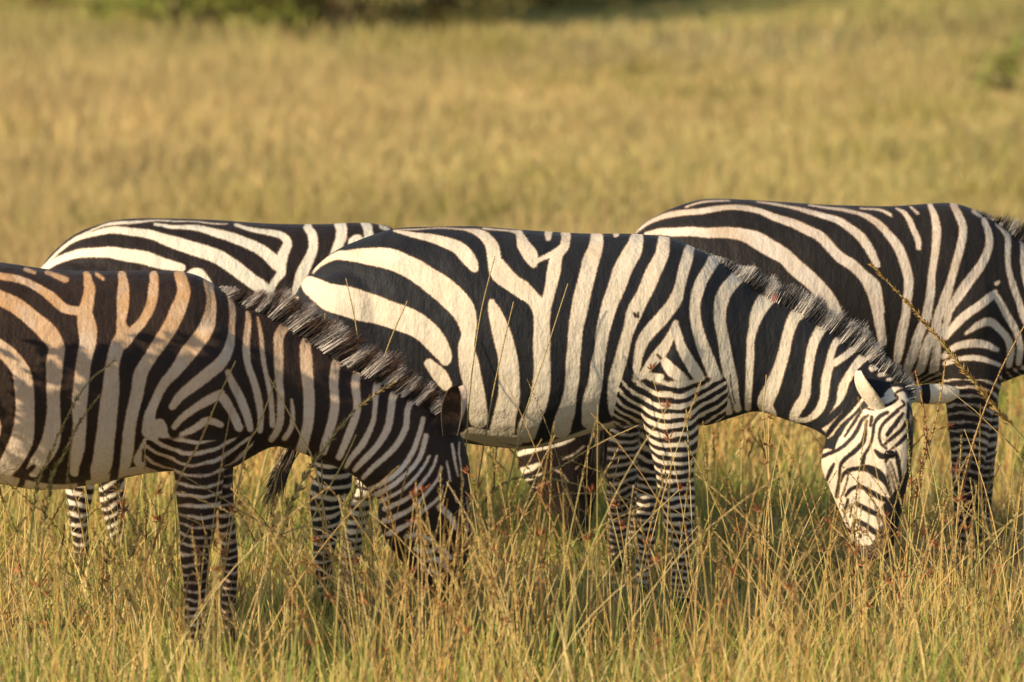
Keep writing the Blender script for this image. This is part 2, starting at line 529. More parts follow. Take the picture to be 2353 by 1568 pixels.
    dx = ty + lean * tx; dz = tx - lean * ty          # normal of crest (up) plus lean forward, in x,z
    dirs = np.stack([dx, across * 6 + rng.normal(0, 0.05, nh) + mn.get('fall', 0.0), dz], 1) + rng.normal(0, 0.04, (nh, 3))
    dirs /= np.linalg.norm(dirs, axis=1)[:, None]
    lens = cl / 650 * rng.uniform(0.72, 1.05, nh) * (1 + .10 * np.sin(u * .11) + .08 * np.sin(u * .047 + 1))
    pin = np.stack([cx - ty * 22 * 0 - ty * mn.get('pin', 14), cy + tx * mn.get('pin', 14)], 1)
    fs = np.full(nh, 60.0)
    for op, sts in z['coat']:
        d = sd_strokes(pin, sts)
        fs = np.minimum(fs, d) if op == 'w' else (np.maximum(fs, -d) if op == 'd' else fs)
    white = (fs + rng.normal(0, 3.5, nh) < 0)
    c0 = np.where(white[:, None], np.array(mn['white']), np.array(mn['dark'])) * rng.uniform(0.8, 1.15, (nh, 1))
    tipm = rng.uniform(0, 1, (nh, 1)) < mn.get('tipmix', 0.5)
    c1 = np.where(tipm, np.array(mn['tip']) * .75 + .25 * c0, c0)
    Vh, Qh, Ch = hairs(rt, dirs, lens, rng.uniform(0.0018, 0.0036, nh), c0, c1, 0.07)
    mesh_obj('mane', Vh, Qh, M_HAIR, root, colors=Ch, loc=base)
    # tail with its tuft
    if 'tail' in z:
        tp = np.array(z['tail'], float)              # x y dy radius
        tpc = catmull(tp, 8)
        C = np.array([p2w(a, b2, D + c) for a, b2, c, r in tpc])
        ring = 10; ph = np.linspace(0, 2 * np.pi, ring, endpoint=False)
        Vt = np.concatenate([c + np.stack([np.cos(ph) * r, np.sin(ph) * r, 0 * ph], 1) for c, r in zip(C, tpc[:, 3])])
        i = np.arange(len(C) - 1)[:, None] * ring; j = np.arange(ring)[None]; j2 = (j + 1) % ring
        tail = mesh_obj('tail', Vt, np.stack([i + j, i + j2, i + ring + j2, i + ring + j], 2).reshape(-1, 4), z['mat'], root,
                        attrs={'stripe': 9 * np.sin(np.repeat(np.arange(len(C)), ring) * 1.1)}, loc=base)
        nh = 300
        t0 = p2w(*z['tuft'][0]); t1 = p2w(*z['tuft'][1])
        q = rng.uniform(0, 0.5, nh)
        rt = t0 + (t1 - t0) * q[:, None] + rng.normal(0, 0.009, (nh, 3))
        dirs = (t1 - t0) / np.linalg.norm(t1 - t0) + rng.normal(0, 0.10, (nh, 3))
        ln = np.linalg.norm(t1 - t0) * rng.uniform(0.45, 0.75, nh)
        c = np.array(z.get('tuft_col', (0.085, 0.062, 0.05))) * rng.uniform(0.6, 1.6, (nh, 1))
        Vh, Qh, Ch = hairs(rt, dirs, ln, rng.uniform(0.004, 0.007, nh), c, c * 1.5, 0.06)
        mesh_obj('tail_tuft', Vh, Qh, M_HAIR, root, colors=Ch, loc=base)
    return root

def leg(st, dy, t0=0.0, **kw):
    """st rows: y  xl  xr  halfwidth [dy override]"""
    rows = []
    for r in st:
        y, xl, xr, hw = r[:4]
        d = r[4] if len(r) > 4 else dy
        sl = r[5] if len(r) > 5 else 0
        rows.append((xl, y - sl, xr, y + sl, hw, d))
    return dict(st=rows, dy=dy, t0=t0, **kw)

# ------------------------------------------------------------------ the four zebras (traced on a 2353 x 1568 design sheet)
COAT_B = coat_material('coat_cream', (0.80, 0.71, 0.55), (0.66, 0.53, 0.36), (0.009, 0.0095, 0.011), (0.021, 0.022, 0.025), 1.15)
COAT_A = coat_material('coat_dusty', (0.74, 0.66, 0.56), (0.58, 0.35, 0.17), (0.010, 0.007, 0.006), (0.044, 0.025, 0.016), 0.98, (.22, .11, .05), 1.8, .1, .5)
COAT_C = coat_material('coat_black', (0.72, 0.64, 0.53), (0.55, 0.42, 0.29), (0.009, 0.008, 0.0075), (0.024, 0.019, 0.016), 1.1)
COAT_D = coat_material('coat_brown', (0.80, 0.75, 0.60), (0.74, 0.66, 0.50), (0.010, 0.0075, 0.007), (0.024, 0.016, 0.013), 1.2)

zB = dict(voxel=.0048, smooth=26, D=25.0, seed=1, mat=COAT_B, base=(0.15, 25.0, 0),
    label='central cream and black zebra, whole body in view, face turned down into the grass')
zB['lofts'] = [dict(egg=0.08, pw=2.15, st=[
    (668, 700, 668, 800, .07, 0), (700, 641, 700, 900, .15, 0), (760, 583, 760, 970, .21, 0), (834, 548, 834, 1000, .25, 0), (910, 525, 910, 1000, .27, 0),
    (1000, 521, 1000, 1006, .285, 0), (1100, 520.5, 1100, 1022, .305, 0), (1225, 530, 1225, 1030, .31, 0), (1340, 536.5, 1340, 1000, .285, 0),
    (1454, 537.5, 1454, 976, .25, 0), (1540, 546, 1545, 976, .23, 0), (1600, 571, 1620, 978, .20, 0), (1655, 599, 1683, 960, .165, 0),
    (1751, 671, 1742, 946, .13, -.01), (1837, 712, 1815, 968, .105, -.03), (1944, 781, 1868, 986, .09, -.05), (2012, 834, 1900, 1005, .085, -.07), (2060, 866, 1930, 1012, .08, -.08)]),
    dict(egg=0.12, pw=2.1, st=[
    (2078, 876, 1925, 975, .08, -.08, 20), (2088, 925, 1908, 1022, .095, -.1, 32), (2090, 985, 1899, 1058, .1, -.1, 35), (2088, 1045, 1899, 1092, .095, -.1, 35),
    (2079, 1105, 1914, 1126, .08, -.1, 35), (2068, 1165, 1933, 1172, .066, -.1, 35), (2058, 1212, 1951, 1212, .061, -.1, 35), (2050, 1252, 1966, 1246, .056, -.1, 35), (2038, 1282, 1988, 1276, .04, -.1, 35)])]
zB['legs'] = [
    leg([(760, 1500, 1590, .05), (860, 1474, 1602, .075, -.15), (953, 1474, 1606, .08), (1022, 1491, 1604, .068), (1061, 1500, 1597, .06), (1100, 1508, 1595, .054), (1138, 1513, 1598, .05),
         (1176, 1521, 1597, .046), (1215, 1529, 1594, .040), (1253, 1536, 1590, .036), (1292, 1539, 1588, .033), (1330, 1542, 1580, .032), (1365, 1540, 1583, .036), (1394, 1532, 1590, .042)], -.14, t0=.15, per=(.040, .023), tilt=.12, bias=.12),
    leg([(860, 1490, 1580, .06), (960, 1480, 1560, .07), (1040, 1466, 1530, .055), (1100, 1464, 1510, .048), (1157, 1462, 1508, .044), (1234, 1464, 1506, .036), (1292, 1460, 1497, .032), (1330, 1458, 1493, .032), (1378, 1448, 1498, .040)], .13, t0=.18, per=(.038, .022), bias=.0),
    leg([(700, 700, 930, .08, -.12), (820, 668, 965, .11, -.15), (930, 672, 925, .10), (1020, 700, 850, .075), (1080, 728, 812, .056), (1119, 714, 809, .05), (1157, 711, 791, .043), (1196, 716, 782, .038),
         (1234, 720, 776, .035), (1272, 719, 769, .033), (1320, 724, 768, .032), (1355, 728, 770, .036), (1394, 722, 778, .042)], -.15, t0=.50, per=(.044, .024), tilt=-.2, bias=.2),
    leg([(760, 740, 930, .08, .12), (900, 720, 930, .10, .14), (1020, 770, 880, .07), (1100, 815, 868, .05), (1150, 806, 858, .043), (1196, 800, 845, .037), (1260, 790, 832, .034), (1330, 780, 820, .033), (1378, 772, 826, .040)], .14, t0=.36, per=(.044, .024), tilt=-.2, bias=-.05)]
zB['muscles'] = [(1545, 830, -.14, .12, .10, .21, 12), (1545, 830, .14, .12, .10, .21, 12), (815, 780, -.14, .2, .13, .24, -10), (815, 780, .14, .2, .13, .24, -10),
                 (1965, 1035, -.145, .075, .045, .085, 0), (2040, 1040, -.165, .035, .022, .04, 20)]
zB['head_plane'] = (2000, 1090, -.1, 35, (.26, .3, .34)); zB['head_top'] = lambda x: 915 + 0 * x
zB['ears'] = [dict(base=(2016, 938), bdy=-.17, tip=(1975, 845), tdy=-.20, open=(0.85, .3, 0), w=.16, bands=[(.94, 1.1)], inner=-.5, ribs=5),
              dict(base=(2094, 908), bdy=-.02, tip=(2208, 902), tdy=.02, open=(0, 1, .25), w=.10, bands=[(.22, .36), (.95, 1.1)])]
zB['eyes'] = [(2038, 1048)]
zB['wounds'] = [(1788, 678, .009, .026)]
zB['coat'] = [('w', strokes('c3', '''
200,345,12 250,290,24 340,238,50 420,240,70 600,248,122 780,308,132 975,440,150 1085,540,150 1128,640,118 1138,720,88 1125,800,104 1140,900,124 1160,1000,122 1180,1100,118 1200,1220,120
180,420,110 300,490,165 450,530,185 600,575,165 740,620,155 850,675,150 930,750,140 985,830,100 997,870,66
900,890,60 960,960,90 1000,1020,70
270,715,34 210,785,25
690,90,18 850,122,42 1000,160,68 1080,195,82 1140,260,85 1176,322,46
690,86,8 950,74,8 1110,82,14 1220,112,56 1278,180,80 1290,260,85 1318,345,95 1390,400,100 1460,440,110
1275,520,40 1300,600,88 1340,720,110 1370,830,120 1380,950,126 1380,1080,130 1360,1200,140 1340,1290,150
1150,1310,80 1300,1335,70 1440,1355,60
100,500,26 60,520,40''') + strokes('c4', '''
-10,300,90 70,395,100 140,450,108 200,500,90 250,570,110 250,640,100 250,760,108 255,900,104 248,1040,110 225,1140,110 190,1230,120 160,1310,120
115,105,40 140,170,75 180,240,95 200,290,50
200,280,40 262,252,28 335,222,50
-100,75,12 60,90,14 115,105,36
395,110,60 392,180,58 345,240,70 320,330,85 310,420,75 285,520,70 255,600,80
290,105,50 290,135,36
585,120,75 575,200,92 540,300,100 510,420,100 480,560,104 455,700,90 447,800,85 440,900,86 436,1000,82 420,1100,86 392,1200,110 370,1290,110
830,118,70 805,200,105 745,320,110 690,460,102 652,570,92 622,700,82 607,800,76 590,900,84 575,1000,90 545,1150,104 540,1240,100
700,112,36
990,140,70 972,240,86 920,360,95 862,480,92 812,580,100 778,690,72 750,780,76 722,890,78 695,1000,84 692,1100,90 722,1180,110 800,1230,80
815,960,26 818,1060,26 835,1160,40
1145,195,60 1120,280,72 1087,420,66 1050,520,85 990,600,85 920,680,82 870,750,75 838,830,62 825,900,52 825,980,30
1285,270,70 1240,350,68 1195,450,72 1176,560,66 1192,680,70 1222,780,76 1262,880,80 1302,980,80 1340,1080,70 1375,1180,50
1430,370,90 1380,430,88 1340,500,84 1325,600,74 1342,720,68 1362,840,75 1387,960,78 1410,1080,68 1430,1160,50
1660,440,110 1600,510,98 1552,590,84 1530,680,56 1512,760,48 1510,860,50 1505,960,48 1500,1060,42 1495,1160,40
1060,650,40 1020,740,56 962,830,72 900,905,56 850,985,50
1060,660,38 1090,780,58 1140,880,70 1190,960,72 1240,1060,50 1250,1130,36
982,860,46 1030,930,74 1100,990,72 1160,1050,62 1200,1130,44
905,972,48 972,976,44
850,1060,60 950,1052,64 1060,1085,66 1130,1130,48 1180,1175,36
872,1140,50 960,1140,50 1060,1160,44 1160,1190,36
890,1215,44 1000,1205,44 1190,1215,34
-300,1300,50 0,1385,30 200,1400,30 400,1345,30 600,1280,36 760,1238,46''') + strokes('c5', '''
520,310,100 450,370,78 410,480,68 385,580,72 350,700,78 310,800,94 275,890,100 300,950,80
680,380,88 610,440,66 560,540,62 535,660,58 525,760,54 510,850,62 462,930,66 440,985,46
440,990,36 520,992,34 590,940,50 625,860,52 640,760,58 660,660,54 670,600,44 700,520,44 770,460,68
850,520,58 770,590,44 690,645,46
910,580,58 840,640,58 780,720,54 742,800,58 722,880,48 690,960,56 640,1040,46
980,645,50 915,682,38
1060,690,34 960,718,28
1092,740,32 1010,742,22''') + strokes('ch', '''
560,330,40 480,420,50 390,500,50 320,590,50
800,330,170 800,400,220 720,520,360 630,740,540 520,1000,400
310,740,110 320,860,90 400,1040,80 560,1200,320 640,1330,200''')),
  ('d', strokes('c4', '''
812,588,18 818,604,20
836,588,14 834,610,16
1388,960,4 1400,1050,6 1420,1130,5
1362,990,4 1392,1100,5 1408,1150,4
950,836,14 968,856,16''')),  # the thin chest lines paint the shade of skin wrinkles
  ('d', strokes('hb', '''
345,235,36 290,400,58 150,560,78 30,650,66 -30,665,50
440,360,36 340,470,48 210,600,56 120,720,42 80,770,28
300,620,28 220,720,32 130,772,22
460,430,26 430,520,30 360,640,32 280,750,20
500,545,24 450,590,34 400,700,38 330,790,36 230,870,34 120,920,40 55,948,38
490,590,18 480,700,32 460,800,42 380,900,46 290,970,42 240,1040,32 225,1150,28 215,1250,32 205,1345,34
540,560,34 530,640,34
700,520,34 620,560,42 570,630,34 555,740,28 520,850,24 480,930,34 460,1020,42
800,500,38 700,590,34 640,660,28 620,740,26 640,820,24 690,870,16
850,530,30 790,610,42 710,720,42 702,735,30
890,600,32 830,690,38 740,770,36 670,830,22
900,720,38 830,800,38 760,860,22 720,890,14
580,880,26 640,940,54 700,950,50 690,1000,20
640,470,22 740,430,28 800,380,24 780,330,20 850,290,28 900,330,34 915,450,36 900,560,40
850,400,18 870,440,24 800,490,20
480,410,18 495,470,22 560,490,14
905,600,30 925,750,50 930,900,70 920,1050,60 905,1200,44 890,1350,40
1000,640,90 1010,780,120 1005,950,130 975,1100,110 930,1300,90
780,900,24 800,980,44 820,1080,36 835,1200,36
715,1050,12 760,1180,16 790,1330,16 800,1400,14
730,1000,10 770,1100,14 810,1250,14 830,1380,16
700,1120,14 720,1220,16 750,1340,18 770,1420,16
235,1190,32 270,1120,38 340,1080,42 420,1070,42 520,1070,76 600,1110,96 650,1150,76 690,1220,38 730,1330,22 752,1400,18
290,1330,34 350,1260,38 430,1240,38 530,1290,44 620,1350,54 700,1380,48 735,1400,28
310,1370,28 300,1420,32 270,1480,28
390,1400,34 450,1440,44 540,1490,48 620,1530,42 665,1558,34
700,1470,46
175,1020,22 140,1090,38 105,1170,34
320,1080,9 300,1200,14 260,1330,12
275,1055,12''') + strokes('ch', '''
500,1290,22 495,1240,24 520,1202,28 580,1230,32 640,1280,38 692,1312,32
482,1100,12 470,1180,10
545,1312,24''')),  # the broad dark strip past the face midline is shade painted in
  ('w', strokes('hb', '''
950,560,14 965,650,10 985,800,8 1000,950,8 985,1100,7
1030,640,8 1045,780,8 1040,920,7''')),
  ('m', strokes('ch', '''
735,1200,44 715,1310,100 660,1420,130 570,1420,90 535,1380,40'''))]
zB['mane'] = dict(n=13000, crest=[(1600, 572, 6, 0), (1655, 600, 16, 0), (1713, 642, 38, 0), (1751, 671, 45, -.01), (1795, 690, 48, -.02), (1837, 712, 51, -.03), (1898, 750, 54, -.04), (1944, 781, 53, -.05), (1978, 806, 48, -.06),
                  (2012, 834, 37, -.07), (2045, 853, 27, -.08), (2078, 876, 22, -.09), (2092, 915, 16, -.11)], white=(.66, .61, .54), dark=(.045, .042, .044), tip=(.48, .46, .44), tipmix=.35, lean=.05, pin=24)
zB['tail'] = [(672, 690, 0, .03), (652, 780, 0, .026), (660, 900, 0, .02), (688, 1030, 0, .014)]
zB['tuft'] = [(686, 1000, 25.0), (618, 1150, 25.0)]

zA = dict(voxel=.006, smooth=20, D=23.9, seed=2, mat=COAT_A, base=(-1.6, 23.9, 0),
    label='nearest zebra, dusty brown stripes, cut off by the left edge, face hidden in the grass')
zA['lofts'] = [dict(egg=0.1, pw=2.15, st=[
    (-500, 720, -500, 860, .08, 0), (-460, 640, -450, 960, .17, 0), (-400, 604, -390, 1030, .23, 0), (-300, 588, -290, 1040, .27, 0), (-200, 590, -190, 1070, .29, 0), (-100, 597, -90, 1095, .31, 0),
    (0, 603, 0, 1110, .32, 0), (114, 619, 110, 1125, .32, 0), (228, 623, 228, 1110, .30, 0), (343, 622, 343, 1087, .26, 0), (438, 628, 440, 1080, .235, 0), (507, 662, 530, 1076, .20, 0),
    (560, 696, 572, 1054, .165, 0), (620, 722, 628, 1027, .135, 0), (680, 755, 675, 1035, .115, 0), (740, 795, 720, 1052, .10, -.01), (800, 835, 765, 1070, .095, -.01), (870, 870, 815, 1095, .09, -.02), (940, 908, 850, 1130, .085, -.02), (1000, 938, 880, 1160, .08, -.02)]),
    dict(egg=0.12, pw=2.1, st=[(1015, 942, 885, 1120, .08, -.02), (1060, 1000, 868, 1175, .095, -.02), (1078, 1060, 874, 1210, .10, -.02), (1082, 1130, 890, 1250, .09, -.02), (1082, 1200, 920, 1288, .075, -.02), (1078, 1260, 950, 1325, .065, -.02), (1068, 1310, 980, 1355, .06, -.02), (1055, 1350, 1005, 1380, .04, -.02)])]
zA['legs'] = [
    leg([(760, 430, 520, .05), (880, 398, 540, .075, -.16), (965, 392, 524, .082), (1080, 399, 516, .07), (1157, 406, 508, .056), (1215, 412, 496, .048), (1272, 413, 484, .041), (1330, 420, 480, .036), (1388, 422, 474, .034), (1445, 424, 470, .034), (1480, 420, 472, .038), (1503, 412, 478, .042)], -.15, t0=.34, per=(.042, .024), tilt=-.1, bias=.45),
    leg([(900, 430, 540, .07), (1000, 430, 540, .07), (1100, 470, 536, .06), (1157, 485, 538, .05), (1215, 500, 542, .045), (1272, 508, 547, .040), (1330, 511, 546, .036), (1388, 508, 542, .034), (1440, 508, 539, .034), (1485, 500, 546, .042)], .12, t0=.2, per=(.036, .022), bias=.45),
    leg([(680, -480, -260, .09, -.13), (850, -490, -300, .12), (1000, -480, -350, .09), (1100, -470, -390, .055), (1160, -475, -400, .045), (1300, -455, -402, .035), (1440, -450, -404, .034), (1503, -455, -392, .042)], -.15, t0=.45, per=(.044, .024)),
    leg([(680, -480, -260, .09, .13), (850, -490, -300, .12), (1000, -440, -310, .09), (1100, -420, -340, .055), (1160, -425, -350, .045), (1300, -405, -352, .035), (1430, -400, -354, .034), (1483, -405, -342, .042)], .15, t0=.45, per=(.044, .024))]
zA['muscles'] = [(465, 900, -.15, .13, .10, .22, 10), (465, 900, .15, .13, .10, .22, 10), (-370, 780, -.14, .2, .13, .24, 0), (-370, 780, .14, .2, .13, .24, 0), (940, 1120, -.1, .08, .04, .09, 0)]
zA['ears'] = [dict(base=(1032, 1000), bdy=-.085, tip=(1046, 884), tdy=-.12, open=(.45, -1, .1), w=.10, bands=[(.88, 1.1)], inner=2.3, ribs=1.0),
              dict(base=(1040, 975), bdy=.06, tip=(1066, 884), tdy=.10, open=(.5, 1, .1), w=.08)]
zA['eyes'] = [(1030, 1115)]
zA['coat'] = [('w', strokes('v', '''
-450,740,40 -350,700,50 -200,720,50 -80,760,44
-470,830,40 -350,800,60 -200,830,60 -120,900,50 -90,1000,50
-300,620,30 -150,640,36 -60,700,36 -20,780,30
-480,930,30 -350,900,50 -240,950,50''') + strokes('c1', '''
-40,205,40 0,215,45 120,240,45 220,285,48 310,345,60 380,410,58 440,428,54 500,430,60
520,210,44 540,290,66 530,370,76 510,440,92 528,530,112 530,620,100 508,730,92 490,850,92 482,1000,92 482,1150,84 462,1300,84 450,1400,56
280,195,26 395,243,38
150,178,22 208,196,22
580,205,24 622,235,20
-60,310,80 0,350,90 100,400,95 200,480,102 290,560,112 342,650,100 325,760,108 322,900,86 324,1050,84 308,1200,112 250,1320,110 200,1390,80
-80,600,90 0,655,100 60,705,105 120,785,108 148,900,118 150,1050,120 135,1180,136 90,1300,136 40,1380,110
-30,1060,30 -15,1130,46 -40,1230,40
735,210,50 745,300,68 740,400,74 730,500,58 742,565,86 705,650,88 682,750,84 668,900,106 652,1050,114 638,1200,116 612,1350,126 590,1430,90
930,210,48 925,300,64 910,400,60 860,490,56 800,555,66 750,620,70
1085,205,66 1107,290,78 1085,400,95 1040,500,92 970,610,88 910,700,76 855,800,86 832,900,80 802,1030,74 782,1150,76 762,1300,84 740,1380,70
1255,250,58 1270,340,54 1270,440,70 1250,520,92 1200,600,98 1130,690,98 1060,790,76 992,870,58 940,960,56 905,1050,66 900,1150,90
1385,330,34 1400,430,38 1400,550,42 1380,660,62 1330,740,76 1260,800,76 1180,870,72 1090,940,58 1040,1005,46
1490,440,25 1500,520,40 1485,650,45 1497,760,44 1530,860,44 1560,960,44 1575,1060,40 1570,1150,36
1552,470,14 1575,560,24 1582,680,30 1602,800,30 1622,900,32 1640,1000,34 1645,1120,34
1370,800,34 1402,870,48 1450,950,54 1490,1050,52 1512,1140,40
1350,955,60 1402,1040,56 1442,1130,54
1330,930,60 1270,962,58 1180,1012,48 1100,1072,42 1050,1132,36
1330,1115,40 1250,1092,48 1180,1132,44 1090,1182,38
860,1330,110 930,1200,110 960,1120,80 985,1250,80 970,1350,60
0,1440,60 200,1480,50 400,1495,40 560,1465,40 760,1405,50 900,1385,50''') + strokes('c2', '''
300,440,70 240,520,62 232,620,60 235,720,58 236,820,48 245,920,44 246,1020,44 226,1100,42 190,1160,38
310,920,18 322,1000,28 310,1080,34 270,1150,34
450,520,70 400,580,68 400,680,74 410,800,70 415,920,68 415,1040,64 396,1140,68 370,1220,70
620,640,70 580,700,58 570,800,58 570,920,58 560,1030,58 530,1130,54 505,1230,48
760,680,58 710,740,48 700,830,54 705,930,48 690,1030,48 650,1140,48 600,1260,42
890,740,56 830,830,48 815,950,32 800,1060,34 740,1180,42 680,1260,38 640,1320,28
1000,800,56 930,890,48 910,980,46 890,1090,46 830,1190,42 760,1270,42 690,1345,28
1050,900,44 1010,980,38 1000,1080,40 950,1180,40 880,1260,36 800,1330,32 740,1390,24''') + strokes('ha', '''
500,300,36 475,400,38 430,520,38 370,620,38 290,700,36 190,760,34 100,800,30
520,420,38 480,560,36 420,650,36 340,720,34 260,780,38 170,830,46
540,560,22 500,640,25 440,720,26 360,790,27 280,840,29 190,880,34
590,560,20 560,650,24 500,740,26 420,830,30 330,890,34 230,930,42
625,640,20 600,720,22 540,800,26 470,880,30 380,950,34 270,1005,44 220,1012,36
640,740,18 620,830,22 560,900,26 480,960,30 400,1030,30 300,1090,44 250,1105,34
620,920,50 700,1000,46 722,1065,26
380,1130,36 460,1110,36 560,1150,30
440,1210,36 540,1230,34 610,1200,36 690,1275,36
520,1290,30 600,1290,44 660,1350,30
500,1360,26 580,1370,32 640,1430,24
700,480,20 710,540,24 720,620,20 742,700,14
752,470,14 748,540,14 760,640,12 780,760,12
660,600,16 682,700,18 702,780,16 730,880,14
800,860,10 815,980,12 800,1100,12''')),
  ('d', strokes('c1', '''
870,1270,24 870,1330,26
522,1300,48 500,1400,52 490,1480,50
722,1200,38 700,1330,44 686,1440,50
205,1370,24 150,1420,34 118,1500,36''') + strokes('v', '1040,1340,70 1020,1380,80\n1020,1110,16 1040,1118,18'))]
zA['mane'] = dict(n=16000, crest=[(500, 658, 12, 0), (530, 680, 34, 0), (565, 702, 56, 0), (620, 722, 68, 0), (680, 755, 70, 0), (740, 795, 72, -.01), (800, 835, 70, -.01), (870, 870, 64, -.02), (940, 908, 54, -.02), (1000, 938, 34, -.02), (1050, 985, 22, -.02)],
                  white=(.66, .60, .54), dark=(.034, .024, .019), tip=(.18, .085, .05), tipmix=.5, lean=.4, pin=42)
zA['tail'] = [(-500, 740, 0, .03), (-530, 860, 0, .026), (-525, 980, 0, .02), (-520, 1080, 0, .014)]
zA['tuft'] = [(-520, 1050, 23.9), (-515, 1230, 23.9)]

zC = dict(D=26.0, seed=3, mat=COAT_C, base=(1.2, 26.0, 0),
    label='mostly black zebra with narrow white stripes at back right, head beyond the frame')
zC['lofts'] = [dict(egg=0.08, pw=2.15, st=[
    (1440, 600, 1435, 730, .10, 0), (1465, 528, 1455, 850, .17, 0), (1510, 495, 1510, 880, .22, 0), (1582, 465.5, 1580, 890, .26, 0), (1646, 456.5, 1640, 895, .28, 0), (1780, 463, 1780, 905, .30, 0), (1878, 469.5, 1880, 905, .30, 0),
    (1977, 473, 1980, 898, .28, 0), (2056, 473.5, 2060, 888, .26, 0), (2135, 468, 2140, 882, .235, 0), (2194, 467.5, 2210, 882, .22, 0), (2250, 487, 2280, 885, .19, 0), (2312, 526.7, 2350, 862, .155, 0), (2380, 580, 2410, 845, .12, 0),
    (2450, 650, 2470, 860, .10, 0), (2520, 730, 2520, 900, .095, 0), (2590, 820, 2560, 960, .09, 0)]),
    dict(egg=0.1, st=[(2600, 840, 2500, 960, .09, 0), (2640, 930, 2480, 1010, .095, 0), (2650, 1010, 2500, 1060, .085, 0), (2630, 1110, 2530, 1130, .065, 0), (2600, 1200, 2550, 1210, .05, 0), (2585, 1240, 2560, 1245, .035, 0)])]
zC['legs'] = [
    leg([(660, 2180, 2280, .05, -.12), (770, 2166, 2300, .07, -.15), (870, 2166, 2303, .078), (956, 2176, 2282, .066), (1050, 2185, 2266, .054), (1120, 2188, 2254, .045), (1180, 2192, 2250, .039), (1240, 2196, 2241, .034), (1285, 2192, 2245, .038), (1303, 2188, 2250, .042)], -.14, t0=.30, per=(.036, .022), bias=.5, curv=-3),
    leg([(800, 2200, 2290, .06), (956, 2212, 2296, .06), (1050, 2222, 2288, .05), (1150, 2228, 2280, .04), (1240, 2230, 2270, .035), (1290, 2226, 2274, .04)], .13, t0=.1, per=(.036, .022), bias=.3),
    leg([(620, 1450, 1570, .09, -.12), (780, 1430, 1560, .11), (890, 1415, 1510, .085), (965, 1408, 1476, .06), (1023, 1396, 1469, .05), (1119, 1393, 1461, .042), (1176, 1396, 1452, .038), (1250, 1400, 1443, .034), (1285, 1398, 1447, .038), (1304, 1392, 1450, .042)], -.14, t0=.45, per=(.036, .023), bias=.1, tilt=-.25),
    leg([(620, 1460, 1580, .09, .12), (780, 1450, 1570, .11), (890, 1435, 1530, .085), (1023, 1426, 1490, .05), (1119, 1424, 1482, .042), (1250, 1430, 1472, .034), (1290, 1424, 1478, .042)], .14, t0=.4, per=(.036, .023), bias=.1)]
zC['muscles'] = [(2220, 740, -.14, .12, .10, .2, 10), (2220, 740, .14, .12, .10, .2, 10), (1540, 700, -.13, .19, .13, .22, 0), (1540, 700, .13, .19, .13, .22, 0)]
zC['ears'] = [dict(base=(2620, 880), bdy=-.08, tip=(2640, 790), tdy=-.12, open=(.6, -1, .1), w=.08), dict(base=(2620, 880), bdy=.08, tip=(2640, 790), tdy=.12, open=(.6, 1, .1), w=.08)]
zC['coat'] = [('w', strokes('c7', '''
380,112,12 460,88,12 560,76,10 640,74,10
60,290,10 100,258,12 170,203,22 260,165,32 350,146,36 450,140,36 560,120,33 650,113,30 740,118,34 820,140,36 900,175,44 1000,205,50 1080,240,54 1150,275,60 1210,330,60 1280,400,64 1350,450,64 1420,515,66 1470,570,92 1490,640,80 1503,720,70
150,270,20 250,256,44 350,256,54 500,260,60 620,262,66 720,276,76 800,305,96 880,352,100 960,402,95 1030,470,100 1100,530,95 1170,600,95 1230,680,90 1270,780,80
800,80,10 900,96,15 1000,115,18 1100,140,28 1200,166,35 1280,192,44 1350,242,50 1410,300,55 1452,360,54 1490,430,44 1500,450,34
1100,102,11 1200,114,14 1300,127,20 1400,150,25 1480,190,40 1550,250,45 1600,320,54 1642,400,58 1672,480,60 1682,560,55 1670,680,52 1660,760,54
1400,117,10 1500,127,14 1560,148,20 1582,165,12
1610,120,12 1660,152,28 1700,220,35 1736,300,38 1738,350,28
1690,112,12 1732,148,18
1805,98,30 1830,170,44 1845,250,48 1840,330,50 1828,420,44 1814,520,46 1805,620,52 1792,700,54 1780,769,54
1940,93,40 1970,160,48 1996,230,48 1988,330,48 1958,430,46 1930,540,48 1890,640,54 1860,740,50
2120,188,34 2145,270,44 2145,360,48 2110,440,54 2050,520,58 1990,600,58 1930,690,50 1900,760,40
2190,210,15 2250,270,34 2258,360,34 2265,470,34 2290,570,40 2320,660,40 2345,740,40 2380,820,40
2062,137,30 2096,163,26
2310,270,20 2340,330,24 2346,450,25 2356,540,26 2390,640,30
2500,500,40 2560,620,40 2620,760,40
2620,640,40 2680,760,40 2720,860,40''') + strokes('c6', '''
709,770,62 726,860,60 738,960,50
874,811,55 860,880,62 840,980,60 830,1060,48
999,820,55 975,870,62 942,960,62 910,1060,62 880,1150,48
1140,640,48 1118,690,56 1072,800,58 1050,900,62 1005,980,66 980,1080,58 950,1180,56
1140,800,30 1105,880,44 1075,950,46 1060,1050,56 1040,1180,60
1420,650,30 1390,680,50 1320,740,54 1230,800,54 1160,870,48 1118,925,38
1425,600,26 1440,590,22
1240,902,20 1320,852,42 1390,832,52 1440,870,46 1488,930,44 1510,1000,48 1500,1100,40
1420,670,40 1445,710,42 1490,790,44 1540,880,44 1568,980,42 1560,1080,38
1110,1040,40 1180,982,42 1270,962,52 1360,972,48 1430,1000,30
1115,1085,30 1230,1052,34 1330,1056,34 1445,1092,25
1480,1165,34 1590,1110,34 1700,1090,34''') + strokes('v', '''
1480,880,40 1700,895,44 1900,900,44 2100,876,40
1500,700,40 1600,720,50 1680,780,50 1720,860,40''')), ('d', strokes('v', '2600,1210,60 2575,1245,60'))]
